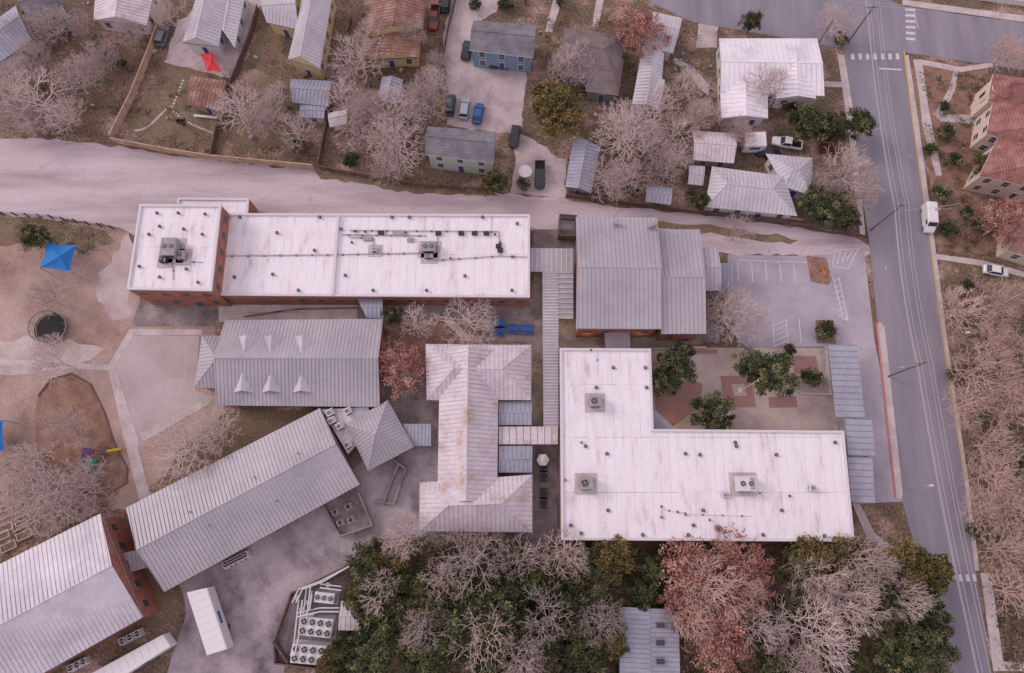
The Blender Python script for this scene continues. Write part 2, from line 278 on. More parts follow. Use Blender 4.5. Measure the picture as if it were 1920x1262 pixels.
def flatb(name,px,h,wall='brick',roof='white_roof',storeys=1,parent=None,win=True,trim='unit_w',par=0.35):
    P=ccw([W(u,v,h) for u,v in px]); c=sum(P,Vector((0,0)))/len(P)
    e=parent or E(name,(c.x,c.y,0)); Q=inset(P,0.35); n=len(P); b=MB()
    for i in range(n):
        j=(i+1)%n; b.poly([(P[i].x,P[i].y,0),(P[j].x,P[j].y,0),(P[j].x,P[j].y,h-.25),(P[i].x,P[i].y,h-.25)])
    b.build('walls',[wall],e)
    O=inset(P,-0.06); b=MB()
    for i in range(n):
        j=(i+1)%n
        b.poly([(O[i].x,O[i].y,h-.35),(O[j].x,O[j].y,h-.35),(O[j].x,O[j].y,h),(O[i].x,O[i].y,h)],0)
        b.poly([(O[i].x,O[i].y,h),(O[j].x,O[j].y,h),(Q[j].x,Q[j].y,h),(Q[i].x,Q[i].y,h)],0)
        b.poly([(Q[i].x,Q[i].y,h),(Q[j].x,Q[j].y,h),(Q[j].x,Q[j].y,h-par),(Q[i].x,Q[i].y,h-par)],0)
    b.build('parapet',[trim],e)
    b=MB(); b.poly([(q.x,q.y,h-par) for q in Q]); b.build('roof',[roof],e)
    if win: windows(e,P,0.2,h-.5,storeys,fr='framed')
    return e
def ribs(b,pts,sp,w,hh,m):
    pts=[Vector(p) for p in pts]; n=(pts[1]-pts[0]).cross(pts[2]-pts[1]).normalized()
    if n.z<0: n=-n
    hd=Vector((0,0,1)).cross(n)
    if hd.length<1e-3: hd=(pts[1]-pts[0])
    hd.normalize(); sd=n.cross(hd)
    A=[(p.dot(hd),p.dot(sd)) for p in pts]; o=pts[0].dot(n)
    a=min(x for x,_ in A)+sp*0.5; amax=max(x for x,_ in A)
    while a<amax:
        hits=[]
        for i in range(len(A)):
            (x0,y0),(x1,y1)=A[i],A[(i+1)%len(A)]
            if (x0-a)*(x1-a)<0: hits.append(y0+(y1-y0)*(a-x0)/(x1-x0))
        if len(hits)>=2:
            b0,b1=min(hits),max(hits); g=lambda aa,bb,k: hd*aa+sd*bb+n*(o+k)
            V=[g(a-w/2,b0,-.01),g(a+w/2,b0,-.01),g(a+w/2,b1,-.01),g(a-w/2,b1,-.01),g(a-w/2,b0,hh),g(a+w/2,b0,hh),g(a+w/2,b1,hh),g(a-w/2,b1,hh)]
            b.add(V,[(4,5,6,7),(0,1,5,4),(1,2,6,5),(2,3,7,6),(3,0,4,7)],m)
        a+=sp
def hroof(name,px,he,hr,hip=(0,0),wall='brick',roof='metal',seam='metal_seam',sp=0.75,over=0.5,storeys=1,parent=None,win=True,walls=True,rw=0.055,ridgecap=True):
    C=[W(u,v,he) for u,v in px]; c=sum(C,Vector())/4
    e=parent or E(name,(c.x,c.y,0))
    R0=(C[3]+C[0])/2; R1=(C[1]+C[2])/2; d=(R1-R0).normalized(); R0=R0+d*hip[0]; R1=R1-d*hip[1]
    if (R1-R0).dot(d)<0.05: mid=(R0+R1)/2; R0=mid-d*.03; R1=mid+d*.03
    R0.z=R1.z=hr
    fs=[[C[0],C[1],R1,R0],[C[2],C[3],R0,R1]]
    if hip[1]>0: fs.append([C[1],C[2],R1])
    if hip[0]>0: fs.append([C[3],C[0],R0])
    b=MB()
    for f in fs:
        b.poly(f,0)
        if seam: ribs(b,f,sp,rw,0.05,1)
    for i in range(4):
        p,q=C[i],C[(i+1)%4]
        b.poly([p,q,q-Vector((0,0,.22)),p-Vector((0,0,.22))],2)
    b.poly([x-Vector((0,0,.22)) for x in C],2)
    if ridgecap: b.tube(R0+Vector((0,0,.0)),R1+Vector((0,0,.0)),0.11,3,6)
    if hip[0]>0:
        b.tube(C[0],R0,.08,3,5); b.tube(C[3],R0,.08,3,5)
    if hip[1]>0:
        b.tube(C[1],R1,.08,3,5); b.tube(C[2],R1,.08,3,5)
    b.build('roof',[roof,seam or roof,seam or 'frame',roof],e)
    b=MB()
    if hip[0]==0: b.poly([C[3]+d*.06,C[0]+d*.06,R0+d*.06],0)
    if hip[1]==0: b.poly([C[1]-d*.06,C[2]-d*.06,R1-d*.06],0)
    P=inset([(x.x,x.y) for x in C],over)
    if walls: b.prism(P,0,he-.23,0)
    b.build('walls',[wall],e)
    if win: windows(e,P,0.2,he-.3,storeys,fr='framed' if wall=='brick' else 'frame')
    return e
def ribs2(b,C,sp,rw):
    L1=(C[1]-C[2]).length; n=int(L1/sp)
    for k in range(n+1):
        t=k/max(1,n); p=C[3].lerp(C[0],t); q=C[2].lerp(C[1],t); p=p+Vector((0,0,.03)); q=q+Vector((0,0,.03))
        b.tube(p,q,rw,1,4)
def canopy(name,px,z,roof='metal_b',seam='seam_b',sp=0.6,parent=None,posts=True,slope=0.15,rw=0.06,axis=0):
    C=[W(u,v,z) for u,v in px]; C[0].z+=slope; C[1].z+=slope
    c=sum(C,Vector())/4; e=parent or E(name,(c.x,c.y,0)); b=MB()
    b.poly(C,0); ribs(b,C,sp,rw,.05,1) if axis==0 else ribs2(b,C,sp,rw)
    D=[x-Vector((0,0,.15)) for x in C]; b.poly(D,1)
    for i in range(4): b.poly([C[i],C[(i+1)%4],D[(i+1)%4],D[i]],1)
    b.build('canopy_roof',[roof,seam],e); b=MB()
    if posts:
        for i in range(4):
            p,q=C[i],C[(i+1)%4]; n=max(1,int((q-p).length/5))
            for k in range(n):
                x=p.lerp(q,k/n).lerp(c,0.06); b.tube((x.x,x.y,0),(x.x,x.y,z-.1),.08,0,6)
        b.build('posts',['steel'],e)
    return e
def hvac(u,v,z,sx,sy,h,rot=0,m='unit',fans=1,parent=None,pad=True):
    p=W(u,v,z); e=E('rooftop_air_conditioner',(p.x,p.y,z)) ; b=MB()
    if pad: b.box((p.x,p.y,z+.06),(sx+1.4,sy+1.4,.12),rot,1)
    b.box((p.x,p.y,z+.3),(sx*.9,sy*.9,.36),rot,2); b.box((p.x,p.y,z+.4+h/2),(sx,sy,h),rot,0)
    ca,sa=math.cos(rot),math.sin(rot)
    for i in range(fans):
        t=((i+.5)/fans-.5)*sx*.9-(sx*.15 if fans==1 else 0); x,y=p.x+t*ca,p.y+t*sa; r=min(sx/fans,sy)*.34
        b.tube((x,y,z+.4+h),(x,y,z+.5+h),r,0,14); b.tube((x,y,z+.49+h),(x,y,z+.52+h),r*.85,2,14)
        for k in range(2): b.box((x,y,z+.54+h+k*.03),(r*1.5,.10,.02),k*math.pi/2+.4,3)
    b.box((p.x+sx*.3*ca,p.y+sx*.3*sa,z+.42+h),(sx*.25,sy*.8,.06),rot,3)
    for k in (-1,1): b.box((p.x-sa*sy/2*k,p.y+ca*sy/2*k,z+.4+h*.5),(sx*.7,.06,h*.6),rot,2)
    b.build('unit_body',[m,'conc','dark','unit'],e); return e
def vents(parent,pts,z,r=0.27):
    b=MB()
    for u,v in pts:
        p=W(u,v,z); b.tube((p.x,p.y,z-.3),(p.x,p.y,z+.2),r*.7,0,10); b.tube((p.x,p.y,z+.2),(p.x,p.y,z+.3),r*1.1,0,12); b.tube((p.x,p.y,z+.3),(p.x,p.y,z+.34),r*.45,1,8); b.tube((p.x,p.y,z-.36),(p.x,p.y,z-.31),r*1.7,2,12)
    b.build('roof_vents',['dark','unit','concd'],parent)
def pipes(parent,paths,z,r=0.09,m='unit'):
    b=MB()
    for pth in paths:
        for i in range(len(pth)-1): b.tube(W(*pth[i],z),W(*pth[i+1],z),r,0,5)
        for i in range(len(pth)-1):
            p,q=W(*pth[i],z),W(*pth[i+1],z); n=int((q-p).length/2.5)
            for k in range(n):
                x=p.lerp(q,(k+.5)/n); b.box((x.x,x.y,z-.12),(.3,.3,.2),0,1)
    b.build('roof_pipes',[m,'dark'],parent)
# S1 classroom block
e=flatb('school_building',[(418,400),(993,402),(993,557),(402,553)],5.2)
vents(e,[(520,437),(600,408),(512,515),(648,517),(872,518),(768,408),(905,408),(450,408),(440,520),(560,545),(700,545),(800,545),(960,545),(970,420),(735,408),(640,430),(590,470)],5.0)
vents(e,[(665,434),(685,435),(710,436),(760,437),(822,437),(868,437),(888,437),(912,438),(928,440),(938,455),(660,455),(845,485),(960,482)],5.0,0.2)
pipes(e,[[(655,432),(935,434),(938,480),(815,488)],[(420,480),(600,478),(800,474)],[(640,440),(800,442)],[(820,470),(820,440)],[(938,480),(990,482)],[(655,445),(700,446),(700,466)]],5.05,.08)
b=MB()
for u,v in ((715,437),(822,438),(865,438),(890,438),(912,438),(935,462),(938,470)): p=W(u,v,5); b.box((p.x,p.y,5.15),(1.0,.7,.5),0,0)
for u,v,sx in ((750,438,2.6),(690,448,1.6),(770,450,1.2)): p=W(u,v,5); b.box((p.x,p.y,5.05),(sx,.8,.35),0,1)
b.build('roof_boxes',['dark','unit'],e)
b=MB(); b.box((W(629,478,5.2).x,W(629,478,5.2).y,5.15),(.45,15.2,.5),-0.0,0); b.build('expansion_joint',['unit_w'],e)
e=flatb('school_building',[(262,383),(414,384),(396,545),(238,542)],9.0,storeys=2)
vents(e,[(295,400),(335,400),(385,402),(280,440),(380,440),(262,500),(300,520),(350,505),(372,530),(300,425),(345,430)],8.8,0.25)
pipes(e,[[(325,490),(325,525)],[(345,490),(380,492)]],8.75,.06)
flatb('school_annex_building',[(333,371),(466,372),(464,402),(331,402)],4.6,win=False)
hvac(325,470,8.7,2.6,3.2,1.6,m='unit',fans=2); hvac(345,482,8.7,1.2,1.6,.8,m='unit'); hvac(805,468,4.9,2.6,1.8,1.2,fans=2); hvac(805,483,4.9,1.6,.8,.6); hvac(703,470,4.9,1.0,.8,.5,m='unit_w'); hvac(310,490,8.7,1.2,1.0,.6,m='dark')
# gym
e=hroof('gymnasium_building',[(1080,407),(1232,408),(1240,617),(1080,616)],7.5,9.6,wall='brick',storeys=1)
hroof('x',[(1233,430),(1312,430),(1324,626),(1240,626)],6.6,8.3,parent=e); hroof('x',[(1308,463),(1346,465),(1352,545),(1312,545)],5.6,6.6,parent=e)
canopy('entrance_canopy',[(1347,493),(1375,495),(1377,546),(1350,546)],3.6)
b=MB(); p=W(1155,420,8); b.tube((p.x,p.y,7.5),(p.x,p.y,9),.5,0,12); p=W(1222,425,8); b.box((p.x,p.y,8.6),(1.6,.5,.8),.4,0); b.tube((p.x,p.y,8),(p.x,p.y,10),.05,0,5); b.build('roof_exhaust',['unit'],e)
# L building
e=flatb('school_building',[(1050,653),(1220,654),(1225,805),(1582,808),(1602,1015),(1053,1012)],5.6)
vents(e,[(1150,690),(1210,690),(1118,727),(1212,727),(1138,851),(1285,851),(1312,853),(1380,837),(1455,853),(1098,837),(1378,830),(1140,957),(1318,957),(1465,957),(1070,985),(1205,1003),(1290,1003),(1430,1003),(1545,1005),(1090,1000),(1565,830),(1300,985)],5.3)
vents(e,[(1108,657),(1090,830),(1240,970),(1060,900),(1240,950),(1270,960),(1285,965),(1330,975),(1520,915),(1480,930)],5.3,.18)
hvac(1115,755,5.3,2.0,1.8,1.5,fans=1); hvac(1098,907,5.3,2.2,2.0,1.6,fans=1); hvac(1393,908,5.3,3.0,2.4,1.7,m='unit_w',fans=2); hvac(1358,928,5.3,1.0,.7,.3,m='unit_w',pad=False); hvac(1520,915,5.3,.9,.9,.6,m='unit_w',pad=False)
pipes(e,[[(1240,970),(1240,955),(1300,965),(1410,968)],[(1120,650),(1120,700)],[(1410,910),(1440,940)]],5.35,.04,'unit_w')
b=MB(); a=[W(1225,765,3.5),W(1262,800,3.5),W(1262,812,3.5),W(1222,812,3.5)]; b.poly(a); b.prism(ccw(a),0.0,3.4,1); b.build('corner_canopy',['metal_b','steel'],e)
# road-side canopies
canopy('walkway_canopy',[(1552,647),(1606,648),(1622,783),(1567,782)],3.8,sp=1.0,axis=1,rw=.05); canopy('walkway_canopy',[(1583,785),(1634,787),(1641,855),(1590,853)],4.3,sp=1.0,axis=1,rw=.05); canopy('walkway_canopy',[(1588,857),(1635,858),(1641,943),(1597,942)],3.8,sp=1.0,axis=1,rw=.05)
# covered walkways
canopy('covered_walkway',[(993,465),(1075,466),(1075,510),(993,509)],3.6,'metal','metal_w',sp=.9,axis=0,rw=.22,slope=.0)
canopy('covered_walkway',[(1017,511),(1047,511),(1047,800),(1019,800)],3.5,'metal','metal_w',sp=.55,axis=1,rw=.12,slope=0)
canopy('covered_walkway',[(1047,511),(1075,511),(1075,596),(1047,596)],3.4,'metal','metal_w',sp=.9,axis=1,rw=.18,slope=0)
canopy('rusty_walkway_canopy',[(935,800),(1046,800),(1046,833),(935,833)],3.9,'tin','seam_r',sp=1.2,slope=.1)
canopy('walkway_canopy',[(1133,617),(1180,618),(1182,655),(1135,655)],3.3,'metal','metal_seam')
canopy('walkway_canopy',[(755,795),(808,795),(808,836),(770,836)],3.3,'metal_b','seam_b')
hroof('entrance_canopy',[(670,560),(717,558),(720,597),(688,597)],3.4,4.0,wall='steel',roof='metal_b',seam='seam_b',walls=False,win=False)
# S2 dormered building
e=hroof('library_building',[(422,600),(718,598),(712,763),(405,760)],4.2,7.2,sp=.65)
hroof('x',[(379,629),(470,630),(462,730),(364,727)],3.9,6.6,hip=(4.3,0),parent=e,win=False,sp=.65)
A=W(565,599,4.2); Bm=W(560,762,4.2); half=(A.y-Bm.y)/2; sl=3.0/half; ry=(A.y+Bm.y)/2; b=MB()
for u,v,sg in [(467,632,1),(515,632,1),(572,632,1),(455,735,-1),(508,735,-1),(566,735,-1)]:
    p=W(u,v,5.4); yy=p.y; zz=7.2-abs(yy-ry)*sl; dd=1.3/sl; w=1.7
    l=Vector((p.x-w,yy,zz-.05)); r=Vector((p.x+w,yy,zz-.05)); t=Vector((p.x,yy,zz+1.3)); k=Vector((p.x,yy-sg*dd,zz+1.25))
    b.poly([l,t,k],0); b.poly([r,k,t],0); b.poly([l,r,t],1)
b.build('dormers',['metal_w','framed'],e)
# S3 diagonal
e=hroof('classroom_building',[(236,952),(600,765),(675,908),(308,1110)],4.2,6.8,storeys=1,sp=.65)
b=MB()
for u,v in ((480,895),(560,850),(395,985),(360,960),(520,940)): p=W(u,v,5.6); b.tube((p.x,p.y,4.6),(p.x,p.y,6.7),.14,0,8)
b.build('roof_vents',['unit'],e)
flatb('mechanical_building',[(604,768),(690,764),(700,800),(652,850)],3.4,win=False)
for u,v in ((622,775),(640,800),(655,772),(655,835),(625,790)): hvac(u,v,3.1,1.3,1.1,.9,rot=.5,m='unit_w',pad=False)
hroof('pavilion_building',[(648,795),(727,750),(776,838),(690,883)],4.0,6.8,hip=(4.3,4.3),roof='metal',sp=.6)
# S5 lower left
hroof('gymnasium_building',[(-200,1158),(188,963),(268,1157),(-110,1370)],7.0,9.6,sp=.7,roof='metal_w',seam='seam_w')
canopy('connector_canopy',[(222,1040),(260,1030),(275,1064),(238,1075)],4,'metal','metal_seam')
# S6 historic tin roof
e=hroof('historic_schoolhouse',[(798,645),(996,647),(996,750),(800,750)],4.6,7.4,hip=(5.0,5.0),wall='w_white',roof='tin',seam='seam_t')
hroof('x',[(935,655),(932,940),(820,940),(825,655)],4.8,7.9,hip=(0,0),wall='w_white',roof='tin',seam='seam_t',parent=e,win=False)
hroof('x',[(787,905),(998,890),(998,998),(786,996)],4.6,7.5,hip=(5.0,5.0),wall='w_white',roof='tin',seam='seam_t',parent=e)
hroof('x',[(935,753),(997,753),(997,797),(935,797)],3.6,3.9,wall='w_white',roof='metal_b',seam='seam_b',parent=e); hroof('x',[(935,836),(998,836),(998,886),(935,886)],3.6,3.9,wall='w_white',roof='metal_b',seam='seam_b',parent=e)
# S11 bottom
e=hroof('metal_roof_building',[(1162,1300),(1162,1138),(1272,1142),(1276,1300)],4.5,5.0,wall='w_tan',roof='metal_b',seam='seam_b',sp=.7)
b=MB()
for v in (1172,1205,1240): p=W(1238,v,4.95); b.box((p.x,p.y,4.95),(1.5,1.0,.3),0,1); b.box((p.x,p.y,5.12),(1.3,.8,.08),0,0)
b.build('skylights',['glass','unit'],e)
# houses
def house(px,he,hr,**k): return hroof(k.pop('name','house'),px,he,hr,**k)
house([(342,80),(372,-20),(428,-20),(410,88)],3.6,5.8,wall='w_white',roof='metal_w',seam='seam_w')
house([(405,40),(412,-20),(462,-20),(440,90)],3.0,3.8,wall='w_white',roof='metal_w',seam='seam_w')
house([(540,112),(570,-20),(625,-20),(600,130)],4.6,7.2,wall='w_yel',roof='metal_w',seam='seam_w',storeys=1)
house([(488,0),(556,-20),(560,55),(500,42)],4.0,5.6,wall='w_yel',roof='metal_w',seam='seam_w')
house([(175,38),(180,-30),(292,-30),(275,48)],3.6,5.4,wall='w_white',roof='tin',seam='seam_t',name='house')
house([(-40,60),(30,10),(60,75),(-20,130)],3.6,5.2,wall='w_white',roof='metal_b',seam='seam_b')
house([(30,-10),(90,-25),(118,10),(60,45)],3.6,5.4,wall='w_white',roof='shingle',seam=None)
house([(685,70),(700,-20),(800,-20),(792,55)],3.8,5.8,wall='w_yel',roof='rust',seam='seam_r')
house([(676,112),(688,62),(790,52),(786,108)],3.4,4.2,wall='w_yel',roof='rust',seam='seam_r')
house([(888,38),(1006,47),(1000,108),(880,94)],5.6,7.0,wall='w_blue',roof='shingle',seam=None,storeys=2,name='duplex_house')
house([(802,237),(930,247),(926,306),(797,290)],5.8,7.4,wall='w_mint',roof='shingle',seam=None,storeys=2,name='duplex_house')
house([(1060,52),(1172,68),(1160,158),(1046,138)],3.8,6.2,hip=(4,4),wall='w_grey',roof='shingle_br',seam=None)
house([(1105,100),(1170,110),(1160,178),(1098,170)],3.6,5.0,hip=(2,2),wall='w_grey',roof='shingle_br',seam=None)
house([(1225,22),(1279,34),(1262,100),(1208,88)],3.4,5.2,wall='w_white',roof='metal_w',seam='seam_w')
house([(1185,195),(1205,85),(1246,92),(1236,208)],3.0,4.0,wall='w_tan',roof='metal_w',seam='seam_w')
house([(1210,140),(1247,150),(1236,208),(1200,196)],3.2,3.6,wall='w_tan',roof='metal_w',seam='seam_w',name='garden_shed')
e=house([(1348,72),(1532,72),(1546,180),(1352,172)],3.8,4.8,wall='w_white',roof='white_metal',seam='seam_ww',sp=1.0)
hroof('x',[(1352,222),(1350,150),(1440,152),(1440,222)],3.5,4.5,wall='w_white',roof='white_metal',seam='seam_ww',parent=e,sp=1.0)
hroof('x',[(1455,185),(1458,110),(1520,110),(1530,185)],3.9,4.9,wall='w_white',roof='white_metal',seam='seam_ww',parent=e,sp=1.0)
house([(545,148),(622,152),(616,200),(548,192)],2.8,3.8,wall='w_grey',roof='metal_b',seam='seam_b',name='garden_shed')
house([(563,196),(612,198),(608,222),(562,220)],2.6,3.0,wall='w_white',roof='metal_b',seam='seam_b',name='garden_shed')
house([(708,190),(716,144),(756,150),(745,200)],2.8,3.6,wall='w_tan',roof='metal_b',seam='seam_b',name='garden_shed')
house([(358,142),(425,152),(418,208),(352,196)],2.8,3.4,wall='w_tan',roof='rust',seam='seam_r',name='garden_shed')
house([(1060,350),(1075,258),(1126,275),(1108,362)],2.9,3.6,wall='w_grey',roof='metal_b',seam='seam_b',name='garden_shed')
house([(1298,245),(1381,250),(1376,306),(1300,300)],3.0,4.0,wall='w_tan',roof='tin',seam='seam_t',name='garden_shed')
e=house([(1335,312),(1470,330),(1495,405),(1322,388)],3.6,5.4,hip=(3,4),wall='w_white',roof='metal_w',seam='seam_w')
hroof('x',[(1436,288),(1524,296),(1520,366),(1470,350)],3.4,5.0,hip=(3,3),wall='w_white',roof='metal_w',seam='seam_w',parent=e)
house([(1212,348),(1260,352),(1258,384),(1210,378)],2.6,3.2,wall='w_white',roof='metal_b',seam='seam_b',name='garden_shed')
house([(1292,310),(1322,312),(1318,348),(1290,345)],2.6,2.9,wall='w_tan',roof='metal_w',seam='seam_w',name='garden_shed')
house([(640,1127),(672,1127),(674,1182),(634,1182)],2.8,3.2,wall='w_white',roof='tin',seam='seam_t',name='garden_shed')
house([(615,212),(652,205),(650,232),(618,238)],2.4,3.0,wall='w_yel',roof='tin',seam=None,name='garden_shed')
e=house([(1862,138),(1990,155),(1990,215),(1852,190)],6.2,8.4,hip=(3,3),wall='w_cream',roof='tile',seam=None,storeys=2,name='tile_roof_house')
hroof('x',[(1850,250),(1862,186),(1990,200),(1990,300)],6.0,8.0,hip=(3,3),wall='w_cream',roof='tile',seam=None,parent=e,storeys=2)
hroof('x',[(1836,330),(1870,260),(1990,270),(1990,362)],6.0,8.0,hip=(3,3),wall='w_cream',roof='tile',seam=None,parent=e,storeys=2)
b=MB(); p=W(1838,205,0); b.tube((p.x,p.y,0),(p.x,p.y,7),2.0,0,16); b.tube((p.x,p.y,7),(p.x,p.y,8.6),2.2,1,16,r2=.05)
for k in range(7):
    t=k*.9; b.box((p.x+2.0*math.cos(t),p.y+2.0*math.sin(t),3.6),(.12,.8,1.6),t,2)
b.build('stair_tower',['w_cream','tile','glass'],e)
house([(1895,400),(1990,410),(1990,500),(1890,470)],4,6,wall='w_cream',roof='rust',seam=None)
# ---------------- fences
def fence(name,px,h,m,board=0.28,gap=0.05,rails=True):
    b=MB()
    for i in range(len(px)-1):
        p,q=W(*px[i]),W(*px[i+1]); d=q-p; ln=d.length; d/=ln; a=math.atan2(d.y,d.x); t=0
        while t<ln:
            x=p+d*(t+board/2); hh=h+random.uniform(-.06,.06); b.box((x.x,x.y,hh/2),(board,.05,hh),a,0); t+=board+gap
        t=0
        while t<=ln:
            x=p+d*t; b.box((x.x,x.y,h/2+.05),(.14,.18,h+.1),a,0); t+=2.4
        if rails:
            for zz in (.4,h-.25):
                x=(p+q)/2; b.box((x.x,x.y,zz),(ln,.13,.1),a,0)
            x=(p+q)/2; b.box((x.x,x.y,h+.03),(ln,.2,.05),a,0)
    b.build(name,[m])
fence('wooden_fence',[(216,268),(310,286),(400,300),(590,318)],1.9,'wood'); fence('wooden_fence',[(214,262),(255,180),(290,90),(315,20)],1.9,'wood'); fence('wooden_fence',[(400,298),(412,240),(425,190),(470,80),(487,20)],1.8,'woodd')
fence('wooden_fence',[(600,318),(780,350),(935,360)],1.5,'woodd',.2,.12); fence('wooden_fence',[(820,180),(840,60),(860,-20)],1.6,'woodd'); fence('wooden_fence',[(600,310),(612,250),(640,120),(660,40)],1.6,'woodd')
fence('wooden_fence',[(1062,370),(1200,388),(1400,412),(1530,430),(1608,446)],1.5,'woodd'); fence('wooden_fence',[(1322,395),(1500,418)],1.5,'wood'); fence('wooden_fence',[(1345,60),(1345,150),(1352,225)],1.6,'woodd')
fence('wooden_fence',[(1048,412),(1078,414),(1078,452),(1046,450),(1048,412)],2.4,'woodd'); fence('wooden_fence',[(985,10),(990,-40)],1.6,'woodd'); fence('wooden_fence',[(1840,1),(1990,22)],1.4,'frame')
fence('metal_fence',[(-60,398),(100,410),(235,433)],1.6,'dark',.04,.3,False); fence('metal_fence',[(545,1238),(520,1200),(552,1110),(670,1052),(680,1060)],1.9,'woodd'); fence('metal_fence',[(520,1200),(522,1240),(620,1252),(640,1190)],1.9,'woodd')
def wallrun(name,px,h,m,w=.3):
    b=MB()
    for i in range(len(px)-1):
        p,q=W(*px[i]),W(*px[i+1]); d=q-p; x=(p+q)/2; hh=h+(.004 if i%2 else 0); b.box((x.x,x.y,hh/2),(d.length+w,w,hh),math.atan2(d.y,d.x),0)
    b.build(name,[m])
wallrun('ramp_wall',[(735,860),(762,880),(740,945),(705,940)],1.0,'concd'); wallrun('ramp_wall',[(748,872),(720,945)],1.05,'concd'); wallrun('retaining_wall',[(610,950),(640,1005),(700,985),(675,925)],1.2,'concd')
sheet('equipment_pit',[(612,950),(642,1003),(698,983),(673,927)],0.040,'concd')
for u,v in ((630,960),(655,950),(660,975),(640,980)):
    p=W(u,v); b=MB(); b.box((p.x,p.y,.55),(1.1,.9,.9),.5,0); b.tube((p.x,p.y,1.0),(p.x,p.y,1.06),.35,1,10); b.box((p.x,p.y,.08),(1.3,1.1,.14),.5,2); b.build('air_conditioner',['unit','dark','conc'])
wallrun('playground_border',[(72,742),(95,712),(135,700),(170,720),(195,770),(215,830),(240,880),(238,905),(200,930),(150,925)],.2,'woodd',.2); wallrun('path_kerb',[(415,588),(560,584),(575,600)],.35,'conc',.2); wallrun('path_kerb',[(460,594),(560,580),(670,578)],.35,'brick',.25)
wallrun('garden_wall',[(1500,738),(1556,740),(1548,655)],.5,'stone'); wallrun('garden_wall',[(1225,655),(1320,652)],.5,'stone')
# ---------------- vehicles
def b_x(k): return {'sedan':2.2,'suv':2.3,'pickup':2.82,'van':2.75}[k]
def vehicle(kind,u,v,u2,v2,paint,name='parked_car'):
    p=W(u,v); q=W(u2,v2); a=math.atan2(q.y-p.y,q.x-p.x); e=E(name,(p.x,p.y,.03)); e.rotation_euler=(0,0,a)
    b=MB()
    def loft(st,m,cap=True):
        R=[]
        for x,w,z0,z1 in st:
            ch=min(.12,(z1-z0)*.3); R.append([(x,-w,z0),(x,-w,z1-ch),(x,-w+ch*1.3,z1),(x,w-ch*1.3,z1),(x,w,z1-ch),(x,w,z0)])
        V=[x for r in R for x in r]; Fs=[]
        for i in range(len(R)-1):
            for j in range(6): k=(j+1)%6; Fs.append((i*6+j,i*6+k,(i+1)*6+k,(i+1)*6+j))
        Fs+=[(5,4,3,2,1,0),tuple((len(R)-1)*6+j for j in range(6))]; b.add(V,Fs,m)
    def cab(x0,x1,X0,X1,w0,w1,z0,z1,mt_=0,ms=1):
        V=[(x0,-w0,z0),(x1,-w0,z0),(x1,w0,z0),(x0,w0,z0),(X0,-w1,z1),(X1,-w1,z1),(X1,w1,z1),(X0,w1,z1)]
        b.add(V,[(0,1,5,4),(1,2,6,5),(2,3,7,6),(3,0,4,7)],ms)
        b.box(((X0+X1)/2,0,z1+.02),(X1-X0+.06,2*w1+.06,.07),0,mt_)
        for i in range(4): b.tube(V[i],V[i+4],.045,mt_,4)
    if kind=='sedan':
        loft([(-2.3,.72,.35,.78),(-2.15,.86,.28,.92),(-1.2,.92,.25,.97),(.9,.92,.25,.97),(1.9,.86,.28,.84),(2.25,.7,.35,.68)],0); cab(-1.85,1.15,-1.2,.35,.84,.64,.95,1.45); wx=(1.4,-1.4)
    elif kind=='suv':
        loft([(-2.35,.8,.35,.95),(-2.2,.92,.3,1.05),(-1.2,.95,.28,1.08),(.9,.95,.28,1.08),(2.0,.9,.3,.98),(2.35,.78,.38,.82)],0); cab(-2.15,1.2,-1.9,.45,.88,.7,1.06,1.7); wx=(1.45,-1.45)
    elif kind=='pickup':
        loft([(-.5,.95,.4,1.1),(1.2,.96,.38,1.12),(2.5,.9,.4,1.05),(2.85,.78,.45,.9)],0); cab(-.9,1.3,-.7,.6,.9,.72,1.1,1.8)
        b.box((-1.7,0,.62),(2.5,1.7,.2),0,2)
        for s in (-1,1): b.box((-1.7,s*.9,.85),(2.5,.16,.6),0,0)
        b.box((-2.93,0,.85),(.1,1.9,.6),0,0); b.box((-.5,0,.85),(.12,1.8,.6),0,0); wx=(1.8,-1.9)
    else:
        loft([(-2.9,.9,.4,2.3),(-2.75,.98,.35,2.45),(1.3,.98,.35,2.45),(1.9,.95,.35,1.7),(2.6,.85,.4,1.1),(2.8,.75,.45,.9)],0)
        b.poly([(1.42,-.82,2.36),(1.93,-.86,1.72),(1.93,.86,1.72),(1.42,.82,2.36)],1); wx=(1.8,-1.8)
        for s in (-1,1): b.box((1.1,s*.985,1.75),(.9,.02,.5),0,1)
    for x in wx:
        for s in (-1,1): b.tube((x,s*.98,.33),(x,s*.72,.33),.34,2,14); b.tube((x,s*1.0,.33),(x,s*.97,.33),.2,3,10)
    for s in (-1,1):
        b.box((b_x(kind),s*.6,.7),(.1,.32,.14),0,3); b.box((-b_x(kind),s*.65,.75),(.1,.25,.14),0,4)
        b.box((.85,s*1.02,1.02),(.15,.2,.12),0,0)
    A=b.build('body',[paint,'glass','black','steel','redf'],None); A.parent=e
    return e
vehicle('suv',845,201,848,180,'c_green'); vehicle('suv',872,207,875,186,'c_silver'); vehicle('sedan',897,216,901,195,'c_blue'); vehicle('pickup',1012,332,1012,352,'c_black','pickup_truck'); vehicle('suv',965,260,961,282,'c_black')
vehicle('pickup',1472,272,1450,268,'c_white','pickup_truck'); vehicle('van',1736,414,1738,440,'c_white','delivery_van'); vehicle('sedan',1863,510,1880,513,'c_white'); vehicle('pickup',815,38,812,60,'c_red','pickup_truck'); vehicle('suv',308,72,316,50,'c_grey')
